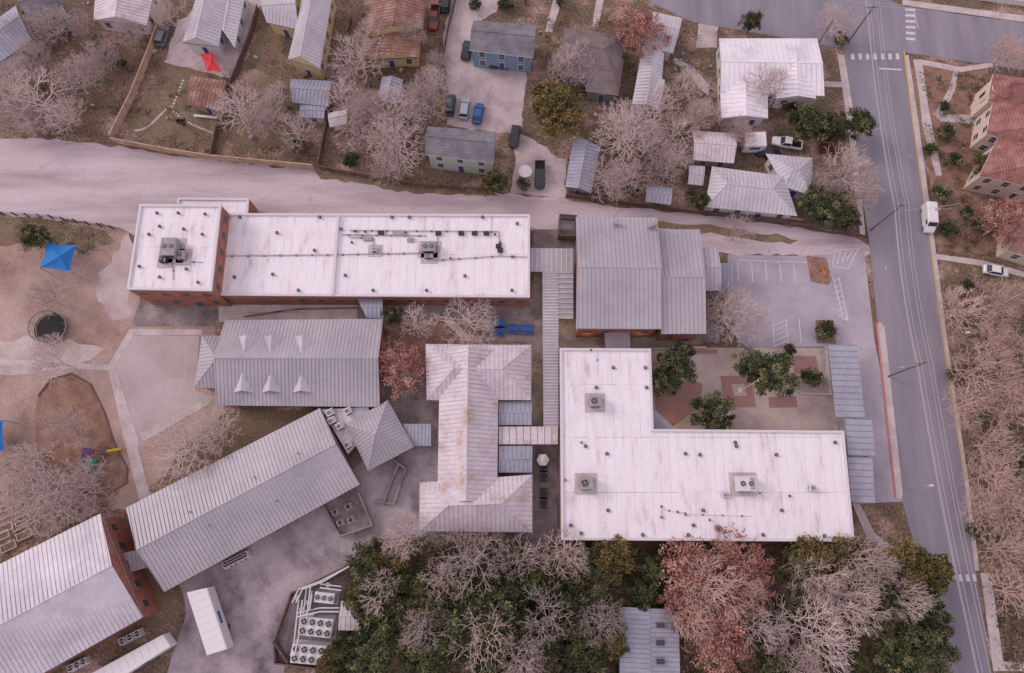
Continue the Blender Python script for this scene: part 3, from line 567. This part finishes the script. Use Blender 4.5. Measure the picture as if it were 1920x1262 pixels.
vehicle('sedan',875,98,878,80,'c_black'); vehicle('sedan',938,124,950,125,'c_black'); vehicle('suv',836,10,838,-10,'c_black'); vehicle('sedan',1440,290,1460,292,'c_black'); vehicle('suv',126,60,140,30,'c_grey'); vehicle('sedan',1555,283,1575,285,'c_red')
# trailers
def trailer(name,px,z):
    C=[W(u,v,z) for u,v in px]; c=sum(C,Vector())/4; e=E(name,(c.x,c.y,0)); b=MB(); P=ccw(C)
    b.prism(P,1.1 if z>3 else .5,z,0); P2=inset(P,.12); b.prism(P2,z-.1,z+.06,0)
    d=((C[3]-C[0])); ln=d.length; d.normalize(); n=Vector((-d.y,d.x,0)); a=math.atan2(d.y,d.x)
    for k in range(int(ln/1.2)):
        x=(C[0]+C[1])/2+d*(k*1.2+.6); b.box((x.x,x.y,z+.07),((C[1]-C[0]).length*.85,.05,.04),a+math.pi/2,1)
    for t in (ln*.82,ln*.9):
        for s in (-1,1):
            x=(C[0]+C[1])/2+d*t+n*s*1.0; b.tube((x.x-n.x*.2,x.y-n.y*.2,.5),(x.x+n.x*.2,x.y+n.y*.2,.5),.5,2,14)
    for s in (-1,1): x=(C[0]+C[1])/2+d*ln*.2+n*s*.8; b.tube((x.x,x.y,0),(x.x,x.y,1.1),.1,2,6)
    m=(C[1]+C[2])/2; b.box((m.x,m.y,z*.7),(2.0,.06,.8),a,3)
    b.build('trailer_body',['c_white','unit_w','black','bluep'],e)
trailer('semi_trailer',[(350,1111),(388,1102),(426,1217),(388,1229)],3.9); trailer('semi_trailer',[(305,1190),(320,1212),(205,1285),(172,1262)],3.4)
trailer('travel_trailer',[(1396,248),(1398,274),(1438,274),(1436,247)],2.9)
b=MB(); p=W(421,1188,0); b.box((p.x,p.y,.9),(1.6,3.4,1.2),.25,0); b.box((p.x,p.y,1.7),(1.4,1.6,.5),.25,1,.8)
for s in (-.75,.75):
    for t in (-1.1,1.1): b.tube((p.x+s-.1,p.y+t,.4),(p.x+s+.1,p.y+t,.4),.4,1,10)
b.build('utility_cart',['unit','dark'])
# ---------------- chiller yard
def chiller(u,v,rot,nx,ny,sx,sy):
    p=W(u,v,0); e=E('chiller_unit',(p.x,p.y,0)); b=MB(); b.box((p.x,p.y,1.3),(sx,sy,2.2),rot,0); b.box((p.x,p.y,.12),(sx+.6,sy+.6,.24),rot,2); ca,sa=math.cos(rot),math.sin(rot)
    for i in range(nx):
        for j in range(ny):
            x=((i+.5)/nx-.5)*sx; y=((j+.5)/ny-.5)*sy; X,Y=p.x+x*ca-y*sa,p.y+x*sa+y*ca; r=min(sx/nx,sy/ny)*.42
            b.tube((X,Y,2.4),(X,Y,2.6),r,0,16); b.tube((X,Y,2.59),(X,Y,2.62),r*.88,1,16)
            for k in range(2): b.box((X,Y,2.64+k*.03),(r*1.6,.10,.02),k*math.pi/2+.5,3)
            b.tube((X,Y,2.62),(X,Y,2.72),r*.25,3,8)
    b.build('casing',['unit_w','dark','conc','unit'],e)
sheet('chiller_pad',[(535,1215),(560,1110),(655,1075),(640,1130),(632,1250),(545,1240)],0.037,'concd')
chiller(600,1172,-.1,4,2,5.2,2.8); chiller(586,1222,-.08,4,2,5.4,2.8); chiller(615,1118,-.1,3,1,3.2,1.6)
b=MB()
for z in (2.2,2.7):
    o=(z-2.2)*14
    for pth in ([(548+o,1130),(560+o,1105),(600+o,1090),(655,1062)],[(560+o,1125),(552+o,1200),(545+o,1230)],[(575+o,1100),(568+o,1160)],[(600,1095+o),(640,1100+o)],[(556,1150+o),(600,1140+o),(636,1140+o)],[(585,1108+o),(580,1145)]):
        for i in range(len(pth)-1): b.tube(W(*pth[i],z),W(*pth[i+1],z),.12,0,8)
        for q in pth: x=W(*q,z); b.tube((x.x,x.y,0),(x.x,x.y,z),.05,1,5)
for u,v in ((562,1118),(582,1128),(600,1110),(572,1140),(620,1095),(590,1150)): x=W(u,v); b.tube((x.x,x.y,0),(x.x,x.y,1.8),.4,0,10); b.tube((x.x,x.y,1.8),(x.x,x.y,2.0),.4,0,10,r2=.1)
b.build('chilled_water_pipes',['unit_w','steel'])
def condenser(u,v,rot=0):
    p=W(u,v); b=MB(); b.box((p.x,p.y,.1),(1.3,1.3,.2),rot,2); b.box((p.x,p.y,.7),(1.0,1.0,1.0),rot,0); b.tube((p.x,p.y,1.2),(p.x,p.y,1.24),.42,1,12); b.box((p.x,p.y,1.26),(.8,.1,.02),.4,0); b.build('air_conditioner',['unit_w','dark','conc'])
for i in range(5): condenser(428+i*9,1058-i*4.5,.5)
for i in range(3): condenser(236+i*14,1200-i*7,.5); condenser(140+i*12,1250-i*6,.5)
# ---------------- shade sails, umbrellas, playground, tables
def shade(name,px,ap,z,za,m):
    C=[W(u,v,z) for u,v in px]; A=W(*ap,za); e=E(name,(A.x,A.y,0)); b=MB()
    for i in range(4):
        p,q=C[i],C[(i+1)%4]; mid=(p+q)/2; mid=mid.lerp(A,.08); mid.z=z; k=((p+q)/2).lerp(A,.5); k.z-=.25
        b.poly([p,mid,k]);b.poly([mid,q,k]);b.poly([p,k,A]);b.poly([q,A,k])
    b.build('fabric',[m],e,False); b=MB()
    for p in C: b.tube((p.x,p.y,0),p,.09,0,8)
    b.build('posts',['steel'],e)
shade('shade_canopy',[(88,455),(143,460),(130,509),(74,502)],(110,481),3.4,4.8,'blue'); shade('shade_canopy',[(-60,785),(5,788),(8,845),(-60,850)],(-28,815),3.4,4.8,'blue'); shade('shade_canopy',[(375,100),(397,98),(417,136),(388,134)],(394,118),2.6,3.2,'redf')
def umbrella(u,v,r,n):
    p=W(u,v,2.5); b=MB(); V=[(p.x,p.y,2.9)]+[(p.x+r*math.cos(2*math.pi*i/n),p.y+r*math.sin(2*math.pi*i/n),2.3) for i in range(n)]
    b.add(V,[(0,1+i,1+(i+1)%n) for i in range(n)],0); b.tube((p.x,p.y,0),(p.x,p.y,2.95),.04,1,6); b.tube((p.x,p.y,.72),(p.x,p.y,.76),.7,1,14); b.tube((p.x,p.y,0),(p.x,p.y,.1),.35,1,10); b.build('patio_umbrella',['frame','steel'])
umbrella(985,320,1.3,14); umbrella(1018,862,1.1,6)
def table(u,v,m,l=2.4,rot=0):
    p=W(u,v); b=MB(); b.box((p.x,p.y,.76),(l,.8,.06),rot,0); ca,sa=math.cos(rot),math.sin(rot)
    for s in (-1,1):
        b.box((p.x-sa*s*.75,p.y+ca*s*.75,.45),(l,.28,.05),rot,0); b.box((p.x+ca*s*l*.35,p.y+sa*s*l*.35,.38),(.08,1.5,.06),rot,1); b.box((p.x+ca*s*l*.35,p.y+sa*s*l*.35,.38),(.08,.3,.74),rot,1)
    b.build('picnic_table',[m,'steel'])
table(937,607,'bluep',1.8); table(937,622,'bluep',1.8); table(962,618,'bluep',2.2); table(988,619,'bluep',2.2)
for v in (875,893,925,943): table(1019,v,'dark',1.3)
# round safety-net trampoline
p=W(100,618); b=MB(); n=14; R=2.9
ring=lambda rr,z:[(p.x+rr*math.cos(2*math.pi*i/n+.2),p.y+rr*math.sin(2*math.pi*i/n+.2),z) for i in range(n)]
V=ring(R,1.0); V1=ring(R*.88,1.05); V2=ring(R*.86,.95)
b.add(V+V1,[(i,(i+1)%n,n+(i+1)%n,n+i) for i in range(n)],1); b.poly(V2,0)
T3=ring(R*.98,2.6)
for i in range(n):
    b.tube(V[i],V[(i+1)%n],.07,2,6); b.tube(T3[i],T3[(i+1)%n],.05,0,5)
    if i%2==0: b.tube((V[i][0],V[i][1],0),(V[i][0],V[i][1],2.6),.05,2,6)
    for k in range(4): b.tube(Vector(V[i]).lerp(Vector(V[(i+1)%n]),k/4),Vector(T3[i]).lerp(Vector(T3[(i+1)%n]),k/4),.015,0,3)
b.build('trampoline',['black','dark','steel'])
b=MB(); p=W(178,852)
for k,(dx,dy,m) in enumerate([(0,0,2),(2.2,.4,1),(1.2,-1.8,0),(-1.4,-2.0,1)]):
    for sx in (-.6,.6):
        for sy in (-.6,.6): b.tube((p.x+dx+sx,p.y+dy+sy,0),(p.x+dx+sx,p.y+dy+sy,2.6),.06,3,6)
    b.box((p.x+dx,p.y+dy,1.2),(1.2,1.2,.1),0,3)
    if k in(0,2): b.add([(p.x+dx-.8,p.y+dy-.8,2.5),(p.x+dx+.8,p.y+dy-.8,2.5),(p.x+dx+.8,p.y+dy+.8,2.5),(p.x+dx-.8,p.y+dy+.8,2.5),(p.x+dx,p.y+dy,3.3)],[(0,1,4),(1,2,4),(2,3,4),(3,0,4)],m)
def slide(x,y,dx,dy,m):
    for i in range(6):
        a,c=i/6,(i+1)/6; z=lambda t:1.25*(1-t)**1.3+.15
        b.tube((x+dx*a,y+dy*a,z(a)),(x+dx*c,y+dy*c,z(c)),.28,m,8)
slide(p.x-1.4,p.y-2.6,-1.6,-1.4,1); slide(p.x+1.2,p.y-2.4,-.4,-2.6,0); slide(p.x+2.8,p.y+.4,1.8,.6,1); b.build('playground_slide_set',['green','yelp','purple','barkd'])
b=MB(); p=W(1543,512)
for s in (-1,1): b.tube((p.x-.6,p.y+s*.8,0),(p.x,p.y+s*.8,1.6),.07,0,6); b.tube((p.x+.6,p.y+s*.8,0),(p.x,p.y+s*.8,1.6),.07,0,6)
b.tube((p.x,p.y-.8,1.6),(p.x,p.y+.8,1.6),.07,0,6); b.box((p.x,p.y,.5),(.5,1.2,.1),0,0); b.build('swing_bench',['orange'])
for i,(u,v) in enumerate([(10,965),(40,952),(12,990),(45,975),(48,1003),(18,1025),(40,985),(5,1005)]):
    p=W(u,v); b=MB(); ca,sa=math.cos(.45),math.sin(.45)
    for s in (-1,1): b.box((p.x-sa*s*.6,p.y+ca*s*.6,.2),(2.6,.12,.4),.45,0); b.box((p.x+s*1.25*ca,p.y+s*1.25*sa,.2),(.12,1.1,.38),.45,0)
    b.box((p.x,p.y,.15),(2.4,1.05,.3),.45,1); b.build('raised_garden_bed',['stone','yard2'])
b=MB()
for k in range(46):
    t=k/45
    if t<.45: s=t/.45; u,v=255+ (322-255)*s,245-40*s+math.sin(s*5)*6
    elif t<.65: s=(t-.45)/.2; u,v=322+22*s,205-55*s
    else: s=(t-.65)/.35; u,v=322+75*s,207+45*s+math.sin(s*4)*4
    x=W(u,v); b.box((x.x,x.y,.04),(.5,.42,.09),random.random()*3,0,.85)
b.build('stepping_stones',['stone'])
p=W(388,221); b=MB(); b.box((p.x,p.y,.45),(5,.5,.08),-.12,0); b.box((p.x-2,p.y+.2,.2),(.2,.4,.4),-.12,0); b.box((p.x+2,p.y-.2,.2),(.2,.4,.4),-.12,0); b.build('garden_bench',['frame'])
p=W(1388,732); b=MB(); b.tube((p.x,p.y,0),(p.x,p.y,9),.08,0,8,r2=.05); b.tube((p.x,p.y,9),(p.x,p.y,9.2),.12,0,8); b.tube((p.x,p.y,0),(p.x,p.y,.3),.5,0,12); b.build('flagpole',['frame'])
# ---------------- poles & wires
def pole(u,v,h,lamp=False,arm=True):
    p=W(u,v); b=MB(); b.tube((p.x,p.y,0),(p.x,p.y,h),.17,0,8,r2=.11)
    if arm:
        b.box((p.x,p.y,h-.5),(2.6,.14,.14),.1,0)
        for k in(-1.2,-.6,.6,1.2): b.tube((p.x+k,p.y,h-.43),(p.x+k,p.y,h-.15),.06,1,6)
        b.tube((p.x+.3,p.y,h-2.2),(p.x+.3,p.y,h-1.2),.25,1,10)
    if lamp: b.tube((p.x,p.y,h-2),(p.x-3.2,p.y-.5,h-1.4),.05,1,6); b.box((p.x-3.3,p.y-.5,h-1.45),(.9,.3,.18),.1,1)
    b.build('utility_pole',['pole','unit']); return Vector((p.x,p.y,h))
T=[pole(1585,-80,11),pole(1590,80,10.5),pole(1632,432,11),pole(1665,706,11.5,True),pole(1790,1345,11)]
T2=[pole(1525,96,9,arm=False),pole(1757,412,7,True,False)]
b=MB()
def wire(p,q,sag=.6,r=.03):
    pr=p
    for i in range(1,11):
        t=i/10; x=p.lerp(q,t); x.z-=sag*4*t*(1-t); b.tube(pr,x,r,0,4,cap=False); pr=x
for i in range(4):
    for k in (-1.2,-.6,.6,1.2): o=Vector((k,0,-.15)); wire(T[i]+o,T[i+1]+o,.9,.03)
    o=Vector((.1,0,-2.6)); wire(T[i]+o,T[i+1]+o,.9,.045)
wire(T[1]+Vector((0,0,-2.5)),T2[0]); wire(T[2]+Vector((0,0,-2.5)),T2[1]); wire(T[1],Vector((T[1].x+70,T[1].y-4,9))); wire(T[1]+Vector((0,.6,0)),Vector((T[1].x+70,T[1].y-2,9))); wire(T[1],Vector((T[1].x-70,T[1].y+20,9)))
b.build('power_lines',['wire'])
def streetlamp(u,v,h,dx,dy):
    p=W(u,v); b=MB(); b.tube((p.x,p.y,0),(p.x,p.y,h),.08,0,8); b.tube((p.x,p.y,h),(p.x+dx,p.y+dy,h+.2),.05,0,6); b.box((p.x+dx,p.y+dy,h+.15),(.7,.3,.14),math.atan2(dy,dx),1); b.build('street_lamp',['steel','unit_w'])
streetlamp(1700,914,5,1.2,.1); streetlamp(1790,640,6,-1.5,0); streetlamp(1579,604,1.5,0,.2)
# wall lamps that are lit in the photograph
def lamp(u,v,z,en=25):
    p=W(u,v,z); e=E('wall_lamp',(p.x,p.y,z)); b=MB(); b.box((p.x,p.y,z+.12),(.3,.2,.1),0,0); b.build('housing',['dark'],e)
    l=bpy.data.lights.new('bulb','POINT'); l.energy=en*.45; l.color=(1,.78,.4); l.shadow_soft_size=.15; o=bpy.data.objects.new('bulb',l); S.collection.objects.link(o); o.parent=e; o.location=(0,0,-.1)
for q in [(1004,530,2.4,60),(1064,606,2.4,110),(1100,636,2.4,60),(1200,636,2.6,55),(1008,690,2.4,100),(1008,760,2.4,100),(1262,795,2.6,140),(424,567,2.2,25),(285,562,2.4,15),(1030,600,2.4,70)]: lamp(*q)
# ---------------- vegetation
def bare(seed,mk,levels=6,drop=.2):
    r=random.Random(seed); b=MB()
    kids=[5,4,3,3,3,3,2]; Ls=[1.7,2.3,2.0,1.6,1.2,.9,.65]; Rs=[.3,.2,.13,.09,.062,.044,.03]
    def grow(p,d,l):
        ln=Ls[l]*r.uniform(.7,1.3)
        d2=(d+Vector((r.uniform(-.32,.32),r.uniform(-.32,.32),r.uniform(-.12,.16)))).normalized()
        m=p+d*ln*.5; q=m+d2*ln*.5
        n=6 if l<2 else 3
        b.tube(p,m,Rs[l],0,n,Rs[l]*.85,False); b.tube(m,q,Rs[l]*.85,0,n,Rs[min(l+1,6)],False)
        if l>=levels: return
        k=kids[l]; a0=r.uniform(0,6.28)
        for i in range(k):
            if l>2 and r.random()<drop: continue
            ax=d2.orthogonal().normalized(); ax2=d2.cross(ax); t=a0+6.283*i/k+r.uniform(-.4,.4)
            sp=r.uniform(.6,1.15) if l<2 else r.uniform(.45,1.05)
            nd=(d2+(ax*math.cos(t)+ax2*math.sin(t))*sp+Vector((0,0,.05))).normalized()
            if nd.z<-.15: nd.z*=-.3; nd.normalize()
            grow(q if i<2 or l==0 else p.lerp(q,r.uniform(.6,1)),nd,l+1)
    grow(Vector((0,0,0)),Vector((r.uniform(-.1,.1),r.uniform(-.1,.1),1)).normalized(),0)
    A=np.array(b.V); me=bpy.data.meshes.new('bare_tree_mesh'); me.from_pydata(b.V,[],b.F); me.materials.append(mt[mk]); me.update()
    return me,float(np.percentile(np.hypot(A[:,0],A[:,1]),94))
def leafquads(P,size,r):
    n=len(P); a=r.normal(size=(n,3)); a[:,2]*=.6; a/=np.linalg.norm(a,axis=1)[:,None]; t=r.normal(size=(n,3)); c=np.cross(a,t); c/=np.linalg.norm(c,axis=1)[:,None]
    s=size*r.uniform(.6,1.3,(n,1)); V=np.stack([P-a*s-c*s*.6,P+a*s-c*s*.5,P+a*s*1.1+c*s*.6,P-a*s*.8+c*s*.6],1).reshape(-1,3)
    Fs=np.arange(n*4).reshape(-1,4); return V,Fs
def leafy(seed,mats,R=4.5,Ht=8,ncl=85,nl=75,size=.17,limb='barkd',clr=.24):
    r=np.random.default_rng(seed); b=MB(); zc=Ht*.6; C=[]
    lob=r.uniform(.65,1.2,8)
    while len(C)<ncl:
        d=r.normal(size=3); d/=np.linalg.norm(d)
        if d[2]<-.35: continue
        an=math.atan2(d[1],d[0]); k=lob[int((an+math.pi)/6.2832*8)%8]; rad=r.uniform(.4,.98)*k
        C.append((d[0]*R*rad,d[1]*R*rad,zc+d[2]*Ht*.38*r.uniform(.5,1.05)))
    b.tube((0,0,0),(0,0,zc*.6),.3,3,7,.22)
    for c in C[::2]:
        m=(c[0]*.45+r.normal()*.3,c[1]*.45+r.normal()*.3,zc*.6+(c[2]-zc*.6)*.55); b.tube((0,0,zc*.55),m,.12,3,4,.07,False); b.tube(m,c,.07,3,3,.03,False)
    V=[np.array(b.V)]; Fs=[list(f) for f in b.F]; I=[3]*len(b.F); off=len(b.V)
    for c in C:
        rr=clr*R*r.uniform(.5,1.3); n=int(nl*r.uniform(.6,1.4)); d=r.normal(size=(n,3)); d/=np.linalg.norm(d,axis=1)[:,None]; P=np.array(c)+d*rr*(r.uniform(.1,1,(n,1))**.6)*np.array([1,1,.7])
        v,f=leafquads(P,size,r); V.append(v); Fs+= (f+off).tolist(); off+=len(v)
        mi=int(r.choice([0,1,2],p=[.36,.4,.24])); I+=[mi]*n
    me=bpy.data.meshes.new('tree_mesh'); me.from_pydata(np.concatenate(V).tolist(),[],Fs)
    for m in mats+[limb]: me.materials.append(mt[m])
    me.polygons.foreach_set('material_index',I); me.update(); return me,R*1.05
B=[bare(i,'bark') for i in range(6)]; BP=[bare(20+i,'barkp') for i in range(4)]; BS=[bare(30+i,'bark',5,.12) for i in range(4)]
G=[leafy(40+i,['g0','g1','g2'],ncl=70) for i in range(5)]; Y=[leafy(50+i,['y0','y1','y2']) for i in range(2)]; RS=[leafy(60+i,['r0','r1','r2'],ncl=100,nl=34,size=.13,limb='barkp',clr=.2) for i in range(3)]
IV=[leafy(80+i,['g1','y1','g2'],ncl=46,nl=48,size=.15,limb='bark',clr=.2) for i in range(3)]
SH=[leafy(70+i,['g0','g1','g2'],R=1.3,Ht=1.8,ncl=22,nl=45,size=.11,clr=.4) for i in range(2)]
def plant(name,pool,u,v,rpx,hz=4.5,zs=None):
    p=W(u,v,hz); me,R=random.choice(pool); ob=bpy.data.objects.new(name,me); S.collection.objects.link(ob)
    s=(rpx/10.3)/R; ob.location=(p.x,p.y,0); ob.scale=(s,s,(zs or (s*.5+.5))*random.uniform(.9,1.1)); ob.rotation_euler=(0,0,random.uniform(0,6.28))
def inside(x,y,poly):
    c=False; j=len(poly)-1
    for i in range(len(poly)):
        if (poly[i][1]>y)!=(poly[j][1]>y) and x<(poly[j][0]-poly[i][0])*(y-poly[i][1])/(poly[j][1]-poly[i][1])+poly[i][0]: c=not c
        j=i
    return c
bares=[(75,185,75),(40,230,50),(30,140,45),(100,50,50),(60,100,40),(180,100,40),(140,150,45),(310,20,30),(455,200,55),(500,225,45),(550,235,40),(660,110,60),(640,190,50),(665,240,45),(745,210,60),(745,275,60),(800,190,50),(700,60,40),(770,60,30),(810,150,40),(720,310,35),(1085,110,50),(1165,260,75),(1240,190,45),(1270,240,45),(1140,335,45),(1440,160,48),(1580,325,65),(1240,310,40),(1290,160,35),(1385,240,30),(1385,430,35),(1385,600,62),(870,600,62),(150,40,30),(20,50,30),(600,20,20),(1565,40,40),(1545,345,35),(80,555,40),(100,675,50),(115,800,42),(40,890,50),(110,935,65),(160,905,45),(350,830,62),(405,810,45),(30,930,45),(10,180,50),(120,210,45),(240,60,35),(150,120,40),(520,180,35),(720,250,50),(820,120,30),(690,200,40),(1210,260,50),(1180,330,45),(1310,210,35),(1270,300,40),(1620,360,45)]
for t in bares: plant('bare_tree',B,*t)
for t in [(780,605,35),(1350,560,35),(60,860,40),(1060,120,35)]: plant('bare_tree',BS,*t)
for t in [(1810,580,50),(1870,570,45),(1840,700,60),(1890,730,55),(1820,760,42),(1860,830,50),(1905,650,45),(1870,890,50),(1900,950,50),(1850,960,40),(1885,1030,45),(1900,1110,40),(1890,90,45),(1880,560,40),(1915,760,50),(1400,250,25),(1320,210,35),(470,150,30),(1860,640,45)]: plant('bare_tree',BP,*t)
# ragged bare crowns standing above the woodland
for t in [(880,1060,62),(830,1085,45),(980,1050,50),(1060,1040,40),(760,1012,42),(900,1200,55),(1030,1150,50),(1120,1165,42),(1530,1185,72),(1600,1130,50),(1620,1060,42),(1550,1085,42),(1430,1180,38),(980,1235,45),(710,1110,38),(1700,1120,38),(790,1180,42),(1490,1235,40)]: plant('bare_tree',B+BS,*t,hz=8,zs=1.5)
for t in [(1200,50,58),(742,690,52),(1290,1075,62),(1370,1065,60),(1340,1160,65),(1415,1100,50),(1360,1220,45),(1290,1130,45),(1885,415,45),(1900,395,35)]: plant('cypress_tree',RS,*t,hz=6)
for t in [(1340,1100,55),(1300,1150,40),(1390,1110,40)]: plant('bare_tree',BP,*t,hz=8,zs=1.5)
for t in [(1515,230,45),(1563,240,35),(1612,228,36),(1560,395,42),(1530,370,30),(1590,400,30),(1262,685,46),(1245,715,30),(1445,700,50),(1415,685,35),(1335,775,42),(735,588,22),(60,440,28),(930,335,25),(1320,370,20),(700,1060,45),(690,1130,44),(730,1180,45),(700,1230,52),(860,1170,55),(800,1225,50),(930,1150,55),(920,1245,48),(1010,1190,50),(1060,1120,48),(1080,1190,52),(1100,1240,48),(860,1090,42),(1230,1070,30),(1640,1110,52),(1720,1110,46),(1740,1200,50),(1690,1235,48),(1460,1240,40),(1210,1110,30),(1760,1165,30),(640,1230,30),(1415,30,25),(750,1110,45),(1000,1095,42),(830,1135,45),(950,1095,40),(1450,1150,25)]: plant('live_oak_tree',G,*t,hz=5)
for t in [(790,1130,50),(1120,1090,42),(1650,1190,42),(1490,1130,38),(955,1035,34),(1590,1230,40),(970,1180,45),(890,1120,40),(1150,1150,35),(1030,1235,40),(1500,1060,40),(1560,1040,35),(1100,1040,35)]: plant('ivy_covered_tree',IV,*t,hz=5)
for t in [(1040,205,62),(1150,1045,42),(1080,1060,35),(1530,1045,50),(1590,1040,45),(1690,1060,52),(1740,1075,40),(1140,1200,35),(1850,310,28),(740,1045,35),(920,340,22),(620,1250,30)]: plant('live_oak_tree',Y,*t)
for t in [(1515,705,22),(1545,620,22),(1770,250,20),(1760,360,22),(1780,430,20),(1745,280,15),(300,990,12),(1300,375,18),(1190,350,18),(1575,75,18),(1480,200,20),(980,345,15),(660,300,18),(1050,5,15),(950,10,20),(890,10,15),(340,230,10),(1790,300,16),(1810,400,15),(1770,200,12),(1830,420,18),(1790,700,16),(1835,780,20),(1830,1000,18),(1850,560,16),(1480,655,12),(230,120,14),(560,270,16),(1900,860,20),(1810,540,18),(1905,1000,18)]: plant('evergreen_shrub',SH,*t,hz=1,zs=1.2)
def scatter(name,poly,ncl,nl,rad,zh,size,mats,seed):
    r=np.random.default_rng(seed); xs=[p[0] for p in poly]; ys=[p[1] for p in poly]; PP=[];I=[]; k=0
    while k<ncl:
        u,v=r.uniform(min(xs),max(xs)),r.uniform(min(ys),max(ys))
        if not inside(u,v,poly): continue
        k+=1; p=W(u,v); n=int(nl*r.uniform(.4,1.6)); rr=rad*r.uniform(.5,1.5); q=r.normal(size=(n,3))*np.array([rr,rr,zh*.4])*.5; q[:,2]=np.abs(q[:,2])+.06
        PP.append(q+np.array([p.x,p.y,0])); I+=[int(r.integers(len(mats)))]*n
    P=np.concatenate(PP); V,Fs=leafquads(P,size,r); V[:,2]=np.maximum(V[:,2],.05)
    me=bpy.data.meshes.new(name); me.from_pydata(V.tolist(),[],Fs.tolist())
    for m in mats: me.materials.append(mt[m])
    me.polygons.foreach_set('material_index',I); me.update(); ob=bpy.data.objects.new(name,me); S.collection.objects.link(ob)
bot=[(680,1018),(1050,1026),(1600,1030),(1690,1050),(1740,1180),(1785,1290),(620,1290),(650,1130)]
scatter('undergrowth',bot,1200,45,1.6,2.2,.15,['g0','g1','g2','y1','g1','litter'],1)
y1=[(0,0),(340,0),(300,110),(420,160),(480,20),(680,0),(840,0),(820,180),(790,235),(780,340),(600,305),(400,290),(225,258),(0,250)]
scatter('yard_undergrowth',y1,480,28,1.3,.9,.11,['g1','litter','litter','barkd','g2'],2)
y2=[(1010,20),(1290,40),(1330,100),(1345,230),(1320,300),(1590,290),(1600,425),(1400,395),(1130,365),(1060,250),(1000,255),(1000,120)]
scatter('yard_undergrowth',y2,420,28,1.3,.9,.11,['g1','litter','litter','barkd','g2'],3)
scatter('roadside_undergrowth',[(1790,540),(1920,540),(1960,1262),(1890,1262),(1850,1060),(1830,900)],520,26,1.4,1.0,.12,['litter','g2','g1','barkd','g0','litter'],4)
scatter('garden_plants',[(1725,130),(1850,140),(1840,260),(1830,370),(1920,400),(1880,480),(1770,470),(1750,330)],160,28,1.0,.9,.11,['g1','g2','litter','g0'],5)
scatter('garden_plants',[(0,860),(60,850),(180,880),(240,960),(120,1000),(0,1040)],130,26,1.1,.8,.11,['litter','g2','barkd'],6)
scatter('garden_plants',[(20,410),(230,440),(200,480),(40,470)],60,26,1.1,.6,.11,['g2','litter'],7)
scatter('fallen_leaves',[(728,602),(1000,602),(1000,642),(800,645),(798,770),(728,700)],90,20,1.2,.1,.09,['r1','r2','barkd'],8)
lm=MB()
for (poly,n) in ((y1,120),(y2,90)):
    k=0
    while k<n:
        u,v=random.uniform(0,1600),random.uniform(0,430)
        if not inside(u,v,poly): continue
        k+=1; p=W(u,v); hh=random.uniform(.2,.7); lm.box((p.x,p.y,hh/2),(random.uniform(.2,1.1),random.uniform(.2,.6),hh),random.random()*3,random.choice([0,1,1,2,2,3]))
lm.build('yard_clutter',['conc','woodd','unit','rust'])
# ---------------- light, sky
EL,AZ=math.radians(32),math.radians(-65)   # soft evening glow from the west-north-west
w=bpy.data.worlds.new('World'); S.world=w; w.use_nodes=True; nt=w.node_tree; bg=nt.nodes['Background']
sk=nt.nodes.new('ShaderNodeTexSky'); sk.sky_type='NISHITA'; sk.sun_disc=False; sk.sun_elevation=EL; sk.sun_rotation=AZ; sk.dust_density=3; sk.air_density=1
mx=nt.nodes.new('ShaderNodeMix'); mx.data_type='RGBA'; mx.blend_type='MIX'; mx.inputs[0].default_value=.75; mx.inputs[7].default_value=(9.7,8.1,8.9,1)
nt.links.new(sk.outputs[0],mx.inputs[6]); nt.links.new(mx.outputs[2],bg.inputs[0]); bg.inputs[1].default_value=.095
sl=bpy.data.lights.new('sun','SUN'); sl.energy=1.15; sl.angle=math.radians(20); sl.color=(1,.86,.84); so=bpy.data.objects.new('sun',sl); S.collection.objects.link(so)
dv=Vector((math.sin(AZ)*math.cos(EL),math.cos(AZ)*math.cos(EL),math.sin(EL))); so.rotation_euler=dv.to_track_quat('Z','Y').to_euler(); so.location=(0,0,80)
S.view_settings.view_transform='Standard'; S.view_settings.look='None'; S.view_settings.exposure=0
cd=bpy.data.cameras.new('camera'); cd.lens=24; cd.sensor_width=36; cd.clip_end=5000; co=bpy.data.objects.new('camera',cd); S.collection.objects.link(co); co.location=(0,0,H); co.rotation_euler=(TH,0,0); S.camera=co
